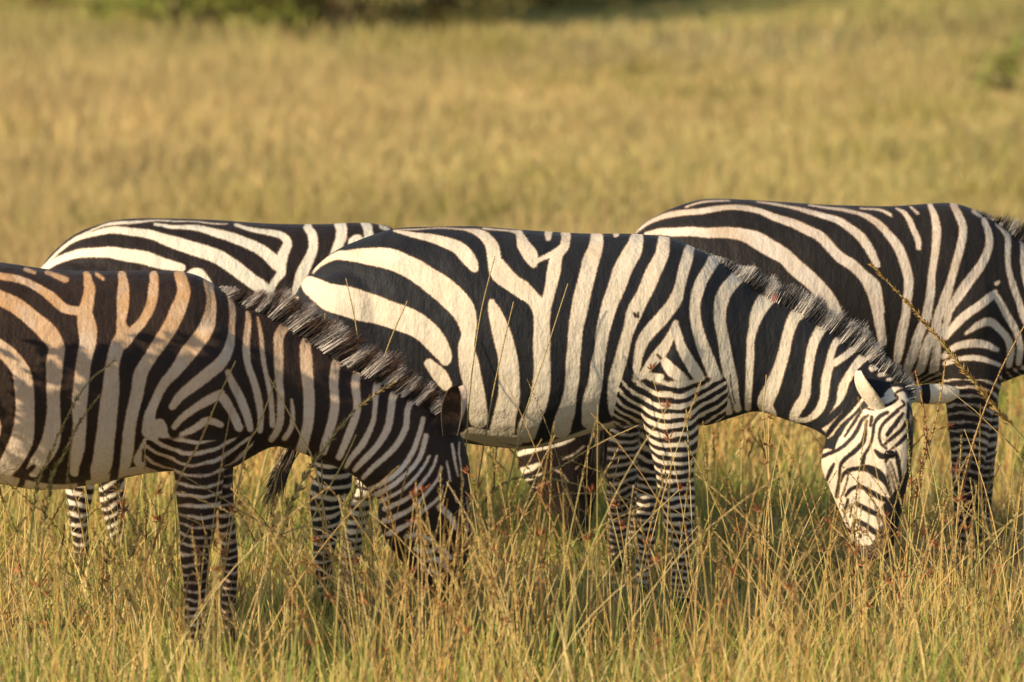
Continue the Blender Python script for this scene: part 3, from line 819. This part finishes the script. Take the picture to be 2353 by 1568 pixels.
zC['mane'] = dict(n=2600, crest=[(2240, 483, 8, 0), (2285, 508, 26, 0), (2320, 531, 52, 0), (2360, 562, 66, 0), (2450, 650, 66, 0), (2520, 730, 62, 0), (2590, 820, 40, 0)], white=(.5, .45, .4), dark=(.018, .016, .015), tip=(.03, .02, .016), tipmix=.6, lean=-.1)
zC['tail'] = [(1442, 590, 0, .03), (1410, 690, 0, .026), (1390, 850, 0, .02), (1382, 980, 0, .014)]
zC['tuft'] = [(1386, 950, 26.0), (1382, 1090, 26.0)]; zC['tuft_col'] = (.02, .017, .015)

zD = dict(D=26.15, seed=4, mat=COAT_D, base=(-1.2, 26.15, 0),
    label='white and dark brown zebra at back left, rump showing above the dusty one')
zD['lofts'] = [dict(egg=0.08, pw=2.15, st=[
    (88, 640, 84, 760, .08, 0), (101, 603, 110, 860, .15, 0), (163, 544, 170, 920, .21, 0), (230, 515, 240, 940, .25, 0), (292, 503, 300, 950, .27, 0), (386, 502, 390, 965, .29, 0), (503, 506, 510, 975, .30, 0), (620, 514, 620, 965, .28, 0),
    (737, 515, 740, 950, .25, 0), (816, 512, 820, 940, .23, 0), (866, 515, 880, 938, .20, 0), (920, 535, 940, 930, .17, 0), (980, 590, 990, 925, .13, 0), (1050, 670, 1030, 940, .11, 0), (1130, 770, 1085, 965, .10, 0), (1200, 860, 1140, 1000, .09, 0), (1250, 920, 1180, 1030, .085, 0)]),
    dict(egg=0.1, st=[(1290, 930, 1190, 1010, .085, 0), (1350, 980, 1190, 1060, .095, 0), (1375, 1040, 1205, 1100, .09, 0), (1375, 1110, 1235, 1140, .075, 0), (1365, 1170, 1270, 1175, .06, 0), (1355, 1215, 1300, 1215, .05, 0), (1345, 1240, 1315, 1240, .035, 0)])]
zD['legs'] = [
    leg([(720, 830, 920, .05, -.12), (850, 830, 940, .07, -.15), (940, 850, 940, .07), (1040, 880, 944, .055), (1120, 890, 942, .046), (1200, 898, 938, .038), (1270, 900, 936, .034), (1297, 896, 942, .042)], -.13, t0=.3, per=(.036, .022)),
    leg([(800, 850, 930, .06), (940, 870, 960, .06), (1040, 910, 970, .05), (1150, 925, 970, .04), (1250, 930, 966, .035), (1282, 926, 972, .04)], .13, t0=.2, per=(.036, .022)),
    leg([(620, 120, 300, .09, -.12), (850, 110, 300, .12), (1000, 125, 250, .09), (1100, 147, 222, .06), (1132, 150, 216, .05), (1180, 155, 206, .043), (1220, 162, 204, .038), (1260, 169, 208, .036), (1285, 168, 213, .038), (1297, 163, 216, .042)], -.14, t0=.6, per=(.046, .03), bias=.05, tilt=.1),
    leg([(700, 150, 320, .09, .12), (900, 160, 310, .11), (1000, 180, 290, .085), (1100, 222, 287, .055), (1155, 230, 288, .048), (1200, 242, 288, .042), (1240, 254, 290, .038), (1270, 264, 300, .036), (1283, 262, 304, .042)], .14, t0=.48, per=(.046, .03), bias=-.1, tilt=-.5)]
zD['muscles'] = [(240, 720, -.13, .19, .13, .22, 0), (240, 720, .13, .19, .13, .22, 0), (870, 740, -.13, .12, .10, .2, 10), (870, 740, .13, .12, .10, .2, 10)]
zD['ears'] = [dict(base=(1310, 950), bdy=-.08, tip=(1300, 860), tdy=-.12, open=(.6, -1, .1), w=.08), dict(base=(1310, 950), bdy=.08, tip=(1300, 860), tdy=.12, open=(.6, 1, .1), w=.08)]
zD['eyes'] = [(1330, 1060)]
zD['coat'] = [('w', strokes('c8', '''
250,182,14 400,112,12 500,92,22 700,77,12 850,77,8 1000,87,8 1150,97,8
50,365,24 140,272,18 250,192,24 370,150,34 480,132,44 600,140,48 720,166,58 830,202,74 920,232,78 1030,262,84 1120,302,92 1200,360,88 1280,420,84 1350,470,88 1380,520,78
70,370,34 110,330,40 200,290,44 300,266,54 430,262,64 550,276,78 680,300,78 780,330,66 880,350,50
720,98,18 850,112,24 1000,126,40 1100,152,50 1200,182,58 1300,222,64 1380,270,68 1440,330,76
1200,102,20 1300,126,28 1400,146,38 1470,166,48 1502,205,52 1482,260,58 1462,330,76 1468,380,56 1430,430,44 1390,500,50
1620,112,46 1652,170,58 1650,240,58 1622,320,66 1580,420,70 1550,560,70
1810,92,70 1822,130,66 1818,180,62 1790,240,58 1750,360,60 1720,500,60
1960,92,54 1982,150,56 1980,300,56 1940,500,50
2062,103,46 2092,122,28''') + strokes('v', '''
100,720,44 200,690,60 320,720,70 420,800,60
120,800,40 220,780,60 320,830,60
130,880,40 230,870,50 300,920,50
250,930,60 420,950,50 640,950,50 800,935,40
450,640,50 520,760,50 540,900,50
820,560,40 840,700,40 800,850,40
920,560,36 900,700,40 880,860,40
990,620,36 960,760,40 960,900,36
1070,700,36 1030,800,36 1010,920,30
1140,790,34 1090,880,34 1070,950,30
1200,870,30 1150,930,28 1120,980,26''') + strokes('hd', '''
225,375,54 340,338,58 480,305,54 640,270,40 760,220,30
235,545,66 340,520,66 430,475,36
660,420,24 760,380,22 860,300,20
250,640,26 360,610,30 460,560,20
560,520,22 640,560,18 700,640,16
300,730,20 420,690,24 520,640,16
780,520,16 840,460,14''')), ('d', strokes('v', '1330,1220,60 1320,1245,60'))]
zD['mane'] = dict(n=1200, crest=[(866, 517, 12, 0), (960, 572, 40, 0), (1080, 706, 50, 0), (1200, 862, 46, 0), (1290, 935, 30, 0)], white=(.5, .45, .4), dark=(.02, .016, .014), tip=(.06, .03, .02), lean=0)
zD['tail'] = [(90, 640, 0, .03), (86, 720, 0, .026), (92, 820, 0, .02), (100, 920, 0, .014)]
zD['tuft'] = [(100, 900, 26.15), (104, 1040, 26.15)]

for z in (zA, zB, zC, zD):
    build_zebra(z)

# ------------------------------------------------------------------ grass
STRAW = np.array([[.62, .45, .16], [.56, .34, .11], [.70, .55, .25], [.44, .27, .09]])
GREEN = np.array([[.24, .29, .05], [.34, .36, .08], [.16, .23, .04], [.42, .40, .10]])
RED = np.array([[.42, .17, .07], [.36, .20, .09]])

def lowfreq(x, y, s, seed):
    r = np.random.default_rng(seed)
    o = 0
    for k in range(6):
        a = r.uniform(0, 6.28)
        q = s * r.uniform(.5, 1.6)
        o = o + np.sin(x * math.cos(a) * q + y * math.sin(a) * q + r.uniform(0, 6.28))
    return o / 2.4

def pick(n, green, red=0.03):
    u = rng.uniform(size=n)
    c = STRAW[rng.integers(0, len(STRAW), n)].copy()
    g = u < green
    c[g] = GREEN[rng.integers(0, len(GREEN), n)][g]
    r = u > 1 - red
    c[r] = RED[rng.integers(0, 2, n)][r]
    return c * rng.uniform(.85, 1.3, (n, 1))

def blades(x, y, h, w, lean, col, K=4, droop=0.35, base_dark=1.0):
    n = len(x)
    z = ground_z(x, y)
    az = rng.uniform(0, 6.283, n)
    ld = np.stack([np.cos(az), np.sin(az) * .7], 1)
    t = np.linspace(0, 1, K)
    off = lean[:, None] * t + droop * (lean + .08)[:, None] * t ** 2.5
    px = x[:, None] + ld[:, :1] * off * h[:, None]
    py = y[:, None] + ld[:, 1:] * off * h[:, None]
    pz = z[:, None] - 0.01 + h[:, None] * (t[None] - 0.5 * (off ** 2) * t[None])
    fa = rng.uniform(-0.9, .9, n)
    sx, sy = np.cos(fa), np.sin(fa)
    ww = w[:, None] * (1 - 0.9 * t ** 1.7)[None] / 2
    A = np.stack([px - sx[:, None] * ww, py - sy[:, None] * ww, pz], 2)
    B = np.stack([px + sx[:, None] * ww, py + sy[:, None] * ww, pz], 2)
    V = np.stack([A, B], 2).reshape(-1, 3)
    b = (np.arange(n) * K * 2)[:, None] + (np.arange(K - 1) * 2)[None]
    Q = np.stack([b, b + 1, b + 3, b + 2], 2).reshape(-1, 4)
    C = np.repeat(col[:, None], K * 2, 1).reshape(-1, 3)
    return V, Q, C

def join(parts):
    Vs, Qs, Cs, k = [], [], [], 0
    for V, Q, C in parts:
        Vs.append(V); Qs.append(Q + k); Cs.append(C); k += len(V)
    return np.concatenate(Vs), np.concatenate(Qs), np.concatenate(Cs)

def scatter(y0, y1, dens, margin=0.9):
    wmax = .0745 * y1 + margin
    n = int(dens * 2 * wmax * (y1 - y0))
    x = rng.uniform(-wmax, wmax, n); y = rng.uniform(y0, y1, n)
    k = np.abs(x) < .0745 * y + margin
    return x[k], y[k]

def clump(x, y, s, seed, keep=1.0):
    """drop blades where the low-frequency field is low so the sward is tufted"""
    d = lowfreq(x, y, s, seed)
    k = rng.uniform(size=len(x)) < np.clip(.66 + .36 * d, .15, 1) * keep
    return x[k], y[k]

def free(x, y, pad=0.0):
    """true where tall stems do not stand inside an animal"""
    ok = np.ones(len(x), bool)
    for D, x0, x1 in ((23.9, -2.6, .05), (25.0, -.9, 1.55), (26.0, .3, 2.4), (26.15, -1.85, .4)):
        ok &= ~((np.abs(y - D) < .36 + pad) & (x > x0) & (x < x1))
    return ok

G = []
# dense sward among the animals
x, y = scatter(22.6, 28.2, 1350); x, y = clump(x, y, 4.2, 11)
n = len(x); gr = .44 + .25 * lowfreq(x, y, .9, 5)
G.append(blades(x, y, rng.uniform(.06, .26, n) * np.where(np.abs(y - 25) < 1.6, .62, .8), rng.uniform(.0035, .008, n), rng.uniform(.1, .8, n), pick(n, gr), 4))
x, y = scatter(22.2, 28.2, 400); x, y = clump(x, y, 3.6, 12)
n = len(x); gr = .36 + .2 * lowfreq(x, y, .9, 5)
G.append(blades(x, y, rng.uniform(.2, .52, n) * np.where(y < 27, .58, .8), rng.uniform(.003, .0065, n), rng.uniform(.05, .6, n), pick(n, gr), 5))
# closer band, seen from above its tips
x, y = scatter(20.6, 22.6, 260); x, y = clump(x, y, 2.4, 13)
n = len(x)
G.append(blades(x, y, rng.uniform(.2, .48, n), rng.uniform(.004, .008, n), rng.uniform(.05, .45, n), pick(n, .4 + .2 * lowfreq(x, y, .9, 5)), 5))
# behind the animals
x, y = scatter(28.2, 33, 600); x, y = clump(x, y, 2.0, 14)
n = len(x)
G.append(blades(x, y, rng.uniform(.12, .42, n), rng.uniform(.006, .011, n), rng.uniform(.05, .6, n), pick(n, .38 + .2 * lowfreq(x, y, .6, 6)), 4))
V, Q, C = join(G)
prop(mesh_obj('tall_grass', V, Q, M_GRASS, colors=C), 'dry straw and green grass standing around the legs of the zebras', 'grass', kind='stuff')

G = []
for y0, y1, dens, w in ((33, 42, 1100, .009), (42, 54, 900, .013), (54, 72, 520, .022)):
    x, y = scatter(y0, y1, dens, 2.0); x, y = clump(x, y, .7, 21, 1.3)
    n = len(x)
    gr = np.clip(.17 + .24 * lowfreq(x * .7, y * .5, .45, 8) + .15 * np.clip((y - 40) / 12, -1, 1), .02, .7)
    c = pick(n, gr, .05)
    c = .5 * c + .5 * ((np.array([.66, .50, .24]) + np.clip((40 - y) / 8, -.4, 1)[:, None] * np.array([.05, -.03, .0])) * (1 - gr[:, None]) + np.array([.38, .40, .13]) * gr[:, None])
    tone = .88 + .08 * lowfreq(x * .6, y, .55, 9) + .07 * lowfreq(x, y * 1.4, 1.1, 19)
    hh = rng.uniform(.07, .17, n) * (1 + .4 * lowfreq(x, y * .4, .5, 10)).clip(.5, 2)
    G.append(blades(x, y, hh, rng.uniform(.6, 1.3, n) * w, rng.uniform(.05, .6, n), c * tone[:, None].clip(.6, 1.4), 3))
for k in range(45):
    ty = 31 + 30 * rng.uniform() ** 1.2; tx = rng.uniform(-1, 1) * (.0745 * ty + 1)
    n = int(rng.uniform(50, 130)); q = rng.uniform(.08, .32)
    x = tx + rng.normal(0, q * 1.6, n); y = ty + rng.normal(0, q, n)
    c = GREEN[rng.integers(0, 3)] * rng.uniform(.7, 1.1) * .6 + .4 * STRAW[3]
    G.append(blades(x, y, rng.uniform(.10, .27, n), rng.uniform(.01, .02, n), rng.uniform(.1, .6, n), np.repeat(c[None], n, 0) * rng.uniform(.8, 1.2, (n, 1)), 3))
V, Q, C = join(G)
prop(mesh_obj('field_grass', V, Q, M_GRASS, colors=C), 'short sunlit straw coloured grass covering the plain behind', 'grass', kind='stuff')

# ------------------------------------------------------------------ stems with seed heads
def stalk_mesh(P, r0, r1, col0, col1, ring=4):
    m = len(P)
    T = np.gradient(P, axis=0); T /= np.linalg.norm(T, axis=1)[:, None] + 1e-9
    a = np.cross(T, [0, 1, 0.01]); a /= np.linalg.norm(a, axis=1)[:, None] + 1e-9
    b = np.cross(T, a)
    r = np.linspace(r0, r1, m)
    ph = np.linspace(0, 2 * np.pi, ring, endpoint=False)
    V = P[:, None] + r[:, None, None] * (np.cos(ph)[None, :, None] * a[:, None] + np.sin(ph)[None, :, None] * b[:, None])
    i = np.arange(m - 1)[:, None] * ring; j = np.arange(ring)[None]; j2 = (j + 1) % ring
    Q = np.stack([i + j, i + j2, i + ring + j2, i + ring + j], 2).reshape(-1, 4)
    t = np.linspace(0, 1, m)[:, None, None]
    C = np.broadcast_to(np.array(col0) * (1 - t) + np.array(col1) * t, (m, ring, 3)).reshape(-1, 3)
    return V.reshape(-1, 3), Q, C

def spikelets(roots, dirs, L, wd, col):
    n = len(roots)
    s = np.cross(dirs, rng.normal(size=(n, 3))); s /= np.linalg.norm(s, axis=1)[:, None] + 1e-9
    s2 = np.cross(dirs, s)
    mid = roots + dirs * (L * .45)[:, None]
    tip = roots + dirs * L[:, None]
    w = wd[:, None] / 2
    V = np.stack([roots, mid + s * w, tip, mid - s * w, mid + s2 * w, mid - s2 * w], 1).reshape(-1, 3)
    k = (np.arange(n) * 6)[:, None]
    Q = np.concatenate([k + np.array([[0, 1, 2, 3]]), k + np.array([[0, 4, 2, 5]])])
    return V, Q, np.repeat(col[:, None], 6, 1).reshape(-1, 3)

def head_on(P, start, n, L, col, spread=.5, wd=.0035, taper=True):
    """spikelets along the polyline P from fraction start to the tip"""
    seg = np.linalg.norm(np.diff(P, axis=0), axis=1); cum = np.concatenate([[0], np.cumsum(seg)])
    u = np.sort(rng.uniform(start, 1, n)) * cum[-1]
    R = np.stack([np.interp(u, cum, P[:, k]) for k in range(3)], 1)
    T = np.gradient(P, axis=0)
    D = np.stack([np.interp(u, cum, T[:, k]) for k in range(3)], 1); D /= np.linalg.norm(D, axis=1)[:, None] + 1e-9
    q = rng.normal(size=(n, 3)); q -= D * (q * D).sum(1)[:, None]; q /= np.linalg.norm(q, axis=1)[:, None] + 1e-9
    d = D + q * spread * rng.uniform(.5, 1.3, (n, 1)); d /= np.linalg.norm(d, axis=1)[:, None]
    f = (u / cum[-1] - start) / (1 - start + 1e-6)
    ll = L * rng.uniform(.6, 1.2, n) * ((1 - .6 * f) if taper else 1)
    c = np.array(col)[None] * rng.uniform(.65, 1.25, (n, 1))
    return spikelets(R, d, ll, np.full(n, wd), c)

def tuft_head(p, d, n, L, col):
    """red-oat fan: a few long spikelets from one node"""
    dirs = np.array(d)[None] * .6 + rng.normal(0, .55, (n, 3)); dirs /= np.linalg.norm(dirs, axis=1)[:, None]
    c = np.array(col)[None] * rng.uniform(.7, 1.3, (n, 1))
    return spikelets(np.repeat(np.array(p)[None], n, 0), dirs, L * rng.uniform(.6, 1.3, n), np.full(n, .006), c)

ST = []
SEEDCOL = [(.44, .28, .11), (.34, .25, .10), (.55, .39, .17), (.28, .23, .09)]
def random_stems(y0, y1, dens, hlo, hhi, red=.09):
    x, y = scatter(y0, y1, dens); k = free(x, y); x, y = x[k], y[k]
    for px, py in zip(x, y):
        h = rng.uniform(hlo, hhi) * (.8 + .2 * rng.uniform())
        az = rng.uniform(0, 6.283); ln = abs(rng.normal(0, .27)) + .03
        t = np.linspace(0, 1, 9)[:, None]
        o = (ln * t + rng.uniform(.1, .9) * ln * t ** 3) * h
        P = np.concatenate([px + math.cos(az) * o, py + .5 * math.sin(az) * o, -0.01 + h * (t - .35 * (ln * t) ** 2)], 1)
        c0 = GREEN[rng.integers(4)] * 1.2 if rng.uniform() < .35 else STRAW[rng.integers(4)]
        c0 = c0 * 1.12; c1 = STRAW[rng.integers(3)] * 1.1
        ST.append(stalk_mesh(P, rng.uniform(.0018, .003), .0011, c0, c1, 3))
        u = rng.uniform()
        d = P[-1] - P[-2]; d /= np.linalg.norm(d)
        if u < red:
            for q in range(rng.integers(1, 4)):
                f = 1 - .12 * q * rng.uniform(.5, 1.3)
                p = P[int(f * 8)]
                ST.append(tuft_head(p, d, 7, .034, (.38, .14, .06) if rng.uniform() < .7 else (.36, .21, .09)))
        elif u < .72:
            st = rng.uniform(.62, .82)
            ST.append(head_on(P, st, int(rng.uniform(50, 95)), rng.uniform(.010, .018), SEEDCOL[rng.integers(4)], rng.uniform(.3, .65), .0048))
        elif u < .85:
            st = rng.uniform(.7, .85)
            ST.append(head_on(P, st, 55, .03, SEEDCOL[rng.integers(4)], .8, .003))

random_stems(20.6, 22.4, 16, .4, .85)
random_stems(22.4, 24.4, 54, .35, .9)
random_stems(24.4, 25.6, 40, .35, .85)
random_stems(22.4, 24.9, 5, .8, 1.15, .1)
random_stems(25.6, 28, 14, .3, .65)
random_stems(28, 31, 8, .4, .75)
def stems_at(x0, x1, y0, y1, n, hlo, hhi):
    global scatter
    keep = scatter
    scatter = lambda *a: (rng.uniform(x0, x1, n), rng.uniform(y0, y1, n))
    random_stems(y0, y1, 0, hlo, hhi, .14)
    scatter = keep

stems_at(-.52, .06, 22.5, 23.4, 120, .42, .82)      # thicker growth where the dusty zebra feeds
stems_at(-1.4, -.95, 22.6, 23.3, 30, .4, .7)
stems_at(1.1, 1.6, 23.6, 24.5, 45, .35, .6)
V, Q, C = join(ST)
prop(mesh_obj('seeding_grass', V, Q, M_SEED, colors=C), 'thin stalks of seeding grass rising through the sward', 'grass', kind='stuff')

# the stalks that stand out singly against the animals
def hero(pts, D0, D1, start, label, style='spike', col=(.42, .28, .11), stem=(.5, .38, .14), L=.014, n=110, spread=.45, r=.0026):
    q = np.array(pts, float)
    d = np.linspace(D0, D1, len(q))
    P = catmull(np.array([p2w(a, b, c) for (a, b), c in zip(q, d)]), 6)
    if P[0, 2] > 0:                      # carry the foot down into the soil
        foot = P[0] + (P[0] - P[3]) / max(abs(P[3, 2] - P[0, 2]), .02) * P[0, 2] * .35; foot[2] = -.02
        g = np.linspace(0, 1, 5)[:-1, None]
        P = np.concatenate([foot * (1 - g) + P[0] * g, P])
    V, Q, C = stalk_mesh(P, r * 1.25, .0016, stem, (.55, .40, .17), 6)
    base = P[0]
    o = mesh_obj('grass_stalk', V, Q, M_SEED, colors=C, loc=base)
    prop(o, label, 'grass stalk', 'tall seeding grass stalks in front of the zebras')
    V, Q, C = head_on(P, start, int(n * 1.25), L * 1.1, col, spread, .0058)
    mesh_obj('seed_head', V, Q, M_SEED, o, colors=C, loc=base)

GOLD = (.50, .32, .10)
hero([(2420, 1090), (2353, 1010), (2280, 930), (2190, 820), (2150, 770), (2080, 690), (2000, 608)], 24.6, 24.5, .5, 'long golden stalk slanting up left across the black zebra at the right', col=GOLD, stem=(.36, .36, .10), L=.034, n=260, spread=.62, r=.0048)
hero([(2190, 1330), (2205, 1150), (2245, 990), (2300, 850), (2356, 745)], 24.5, 24.4, .42, 'straw stalk leaning right in front of the black zebra foreleg', L=.016, n=150, col=(.40, .24, .10), stem=(.5, .33, .13), r=.003)
hero([(745, 1330), (742, 1200), (739, 1010), (744, 850), (747, 720)], 24.2, 24.3, .62, 'upright stalk with narrow seed head crossing the dusty zebra neck', L=.012, spread=.3, col=(.44, .28, .10))
hero([(858, 1350), (850, 1100), (843, 930), (820, 760), (795, 640)], 24.3, 24.4, .66, 'tall thin stalk leaning left with its tip over the cream rump', L=.009, n=80, spread=.25, col=(.36, .26, .10))
hero([(800, 1380), (830, 1150), (852, 930), (890, 800), (936, 692)], 24.2, 24.3, .6, 'straw stalk leaning right up to the middle of the cream rump', L=.011, spread=.4, col=(.44, .30, .12))
hero([(840, 1360), (826, 1103), (812, 1020), (792, 945), (760, 830), (742, 734)], 24.1, 24.2, .62, 'yellow green stalk leaning left over the dusty zebra mane', L=.011, n=80, spread=.3, stem=(.42, .42, .12))
hero([(600, 1380), (673, 1149), (734, 1046), (795, 966), (850, 915), (913, 875)], 23.3, 23.35, .5, 'feathery arching seed head in front of the dusty zebra neck', L=.034, n=130, spread=.7, col=(.32, .24, .11), stem=(.45, .42, .14))
hero([(1060, 1330), (1070, 1050), (1082, 880), (1105, 720), (1137, 590)], 24.4, 24.5, .55, 'tallest dark stalk standing before the cream zebra belly', L=.010, n=120, spread=.25, col=(.28, .22, .08), stem=(.34, .32, .09))
hero([(1060, 1340), (1090, 1160), (1127, 934), (1152, 815), (1180, 694)], 24.3, 24.5, .55, 'shorter dark stalk just right of the tallest one by the belly', L=.011, n=110, spread=.3, col=(.30, .22, .09), stem=(.36, .30, .09))
hero([(1110, 1380), (1172, 1094), (1206, 953), (1246, 835), (1305, 652)], 24.4, 24.5, .6, 'slender green stalk leaning right across the cream zebra flank', L=.009, n=90, spread=.22, col=(.32, .26, .09), stem=(.36, .40, .12))
hero([(50, 1450), (80, 1149), (114, 1047), (166, 935), (206, 875), (263, 830)], 23.2, 23.25, .5, 'bristly stalk arching right across the dusty zebra flank', L=.022, n=150, spread=.6, col=(.40, .28, .11), stem=(.42, .42, .13))
hero([(80, 1450), (112, 1130), (145, 1047), (183, 970), (229, 908)], 23.2, 23.2, .55, 'bushy dark stalk standing before the dusty zebra belly', L=.024, n=170, spread=.65, col=(.33, .26, .10), stem=(.42, .42, .13))
hero([(300, 1380), (408, 1111), (457, 1020), (507, 902), (541, 831)], 23.2, 23.25, .42, 'orange brown stalk leaning right over the dusty zebra shoulder', L=.017, n=150, spread=.5, col=(.50, .30, .10), stem=(.50, .36, .14))
hero([(770, 1330), (727, 1084), (685, 990), (645, 915), (612, 856)], 23.4, 23.5, .45, 'straw stalk leaning left across the base of the dusty neck', L=.011, n=120, spread=.3, col=(.46, .32, .12))
hero([(500, 1400), (559, 1061), (593, 981), (620, 910), (639, 852)], 23.4, 23.45, .5, 'thin stalk leaning right below the dusty zebra chest', L=.013, n=110, spread=.4, col=(.42, .27, .10))
hero([(1785, 1340), (1765, 1083), (1754, 950), (1758, 900), (1761, 862)], 24.5, 24.5, .75, 'plain straw stalk upright in front of the cream zebra neck', L=.009, n=50, spread=.2)
hero([(2075, 1350), (2108, 1110), (2128, 1015), (2120, 930), (2104, 855)], 24.55, 24.55, .5, 'reddish spiky seed head beside the face of the cream zebra', L=.018, n=170, spread=.75, col=(.40, .17, .08), stem=(.5, .3, .12))
hero([(2090, 1290), (2120, 1080), (2144, 990), (2163, 900), (2173, 824)], 24.55, 24.55, .5, 'golden spiky seed head beside the far ear of the cream zebra', L=.017, n=160, spread=.7, col=(.48, .30, .11))
hero([(2090, 1380), (2093, 1200), (2092, 1090), (2088, 1030), (2084, 965)], 24.5, 24.5, .55, 'greenish bushy seed head over the forehead of the cream zebra', L=.020, n=150, spread=.7, col=(.30, .27, .09), stem=(.30, .38, .10))
hero([(1150, 1400), (1186, 1220), (1225, 1160), (1290, 1138), (1360, 1134), (1418, 1142), (1470, 1155)], 24.2, 24.3, .42, 'dry seed head arching flat below the cream zebra belly', L=.022, n=140, spread=.6, col=(.36, .26, .11))
hero([(1060, 1330), (1110, 1160), (1165, 1108), (1226, 1097), (1300, 1107), (1352, 1122)], 24.2, 24.2, .5, 'second flat arching seed head, left of the other below the belly', L=.02, n=120, spread=.5, col=(.38, .29, .13))
hero([(1130, 1380), (1226, 1126), (1300, 1066), (1380, 1018), (1466, 978)], 24.3, 24.35, .5, 'long bent stalk rising right to the cream zebra elbow', L=.016, n=130, spread=.5, col=(.40, .29, .12))
hero([(860, 1400), (830, 1270), (780, 1232), (732, 1213), (695, 1211), (653, 1226)], 23.6, 23.6, .55, 'dark arching seed head drooping left near the cream zebra hind leg', L=.014, n=120, spread=.3, col=(.20, .15, .07), stem=(.3, .2, .09))
hero([(600, 1440), (690, 1250), (740, 1150), (790, 1060), (818, 1000)], 23.4, 23.4, .8, 'pale green stalk slanting right below the dusty zebra throat', L=.009, n=40, spread=.2, stem=(.46, .48, .16))

# ------------------------------------------------------------------ bushes at the far edge of the field
def leaf_cloud(n, centres, radii, size, cols):
    k = rng.integers(0, len(centres), n)
    d = rng.normal(size=(n, 3)); d /= np.linalg.norm(d, axis=1)[:, None]
    rr = rng.uniform(0, 1, n) ** .4
    P = centres[k] + d * (radii[k] * rr)[:, None]
    P = P[P[:, 2] > 0.02]; n = len(P)
    a = rng.normal(size=(n, 3)); a /= np.linalg.norm(a, axis=1)[:, None]
    s = np.cross(a, rng.normal(size=(n, 3))); s /= np.linalg.norm(s, axis=1)[:, None]
    L = size * rng.uniform(.6, 1.4, n)[:, None]
    V = np.stack([P, P + a * L * .5 + s * L * .28, P + a * L, P + a * L * .5 - s * L * .28], 1).reshape(-1, 3)
    Q = np.arange(n * 4).reshape(-1, 4)
    c = cols[rng.integers(0, len(cols), n)] * rng.uniform(.6, 1.3, (n, 1))
    return V, Q, np.repeat(c[:, None], 4, 1).reshape(-1, 3)

def bush(name, px, D, width, height, cols, label, group=None, leaf=.07, n=3500, nb=14, rad=1.0, lift=0.0):
    bx = p2w(px, 0, D)[0]
    base = np.array([bx, D, float(ground_z(np.array(bx), np.array(D)))])
    root = empty(name, base)
    prop(root, label, name if name == 'shade_caster' else 'bush', group)
    C, R, br = [], [], []
    for k in range(nb):
        a = rng.uniform(0, 6.283); q = math.sqrt(rng.uniform()) * width / 2
        hh = height * rng.uniform(.08, .9) * (1 - .35 * (q / (width / 2)) ** 2)
        c = base + np.array([math.cos(a) * q, math.sin(a) * q * .7, hh + lift])
        C.append(c); R.append(height * rng.uniform(.16, .32) * rad)
        mid = base + (c - base) * (np.array([.1, .1, .55]) if lift else np.array([.35, .35, .6]))
        P = catmull(np.array([base + [0, 0, -.02], mid, c]), 4)
        if lift and k > 12: continue
        br.append(stalk_mesh(P, (.045 if lift else .0175 * height), .008 * height / 2, (.14, .10, .06), (.12, .10, .05), 5))
    V, Q, Cc = join(br)
    mesh_obj('shade_trunk' if lift else 'branches', V, Q, M_BARK, root, colors=Cc, loc=base)
    V, Q, Cc = leaf_cloud(n, np.array(C), np.array(R), leaf, np.array(cols))
    mesh_obj('shade_crown' if lift else 'foliage', V, Q, M_LEAF, root, smooth=False, colors=Cc, loc=base)

GL = [(.26, .34, .06), (.36, .42, .09), (.44, .42, .11)]
GD = [(.10, .11, .035), (.17, .17, .05), (.25, .20, .08)]
GB = [(.30, .24, .08), (.22, .22, .07), (.36, .26, .10)]
gp = 'bushes along the top edge of the field'
bush('bush', 110, 57.6, 1.2, 1.6, GB + GL, 'low brownish green bush at the top left, left of the bright green one', gp)
bush('bush', 400, 56.4, 1.6, 1.9, GL, 'bright green leafy bush along the top edge of the field', gp, n=5500, nb=20)
bush('bush', 590, 57.4, 1.3, 1.7, GL + GB[:1], 'mid green bush just right of the bright green one', gp)
bush('bush', 800, 56.4, 1.4, 1.8, GB + GD[1:], 'brown tinged bush between the green ones and the darkest one', gp)
bush('bush', 1010, 57.2, 1.6, 2.0, GD[1:] + GB[:1], 'darkest bush along the top edge of the field', gp, n=4500)
bush('bush', 1260, 59.0, 1.5, 1.8, GB + GL[:1], 'olive bush right of the darkest one at the top edge', gp)
bush('bush', 1490, 60.0, 1.3, 1.7, GB, 'dry olive bush farthest right along the top edge', gp)
bush('shrub', 2310, 49.0, .34, .48, GL[:2] + GD[1:], 'small green shrub alone in the field at upper right', leaf=.05, n=380, nb=9)

# leafy shade caster added out of view to darken the dusty zebra's flank
bush('shade_caster', (-2.40 * FPX / 22.85) + 1176.5, 22.6, .72, .85, GL[:2] + GD, 'unseen leafy shade caster added past the left edge to shadow the dusty zebra', leaf=.06, n=28000, nb=100, rad=1.1, lift=1.02)
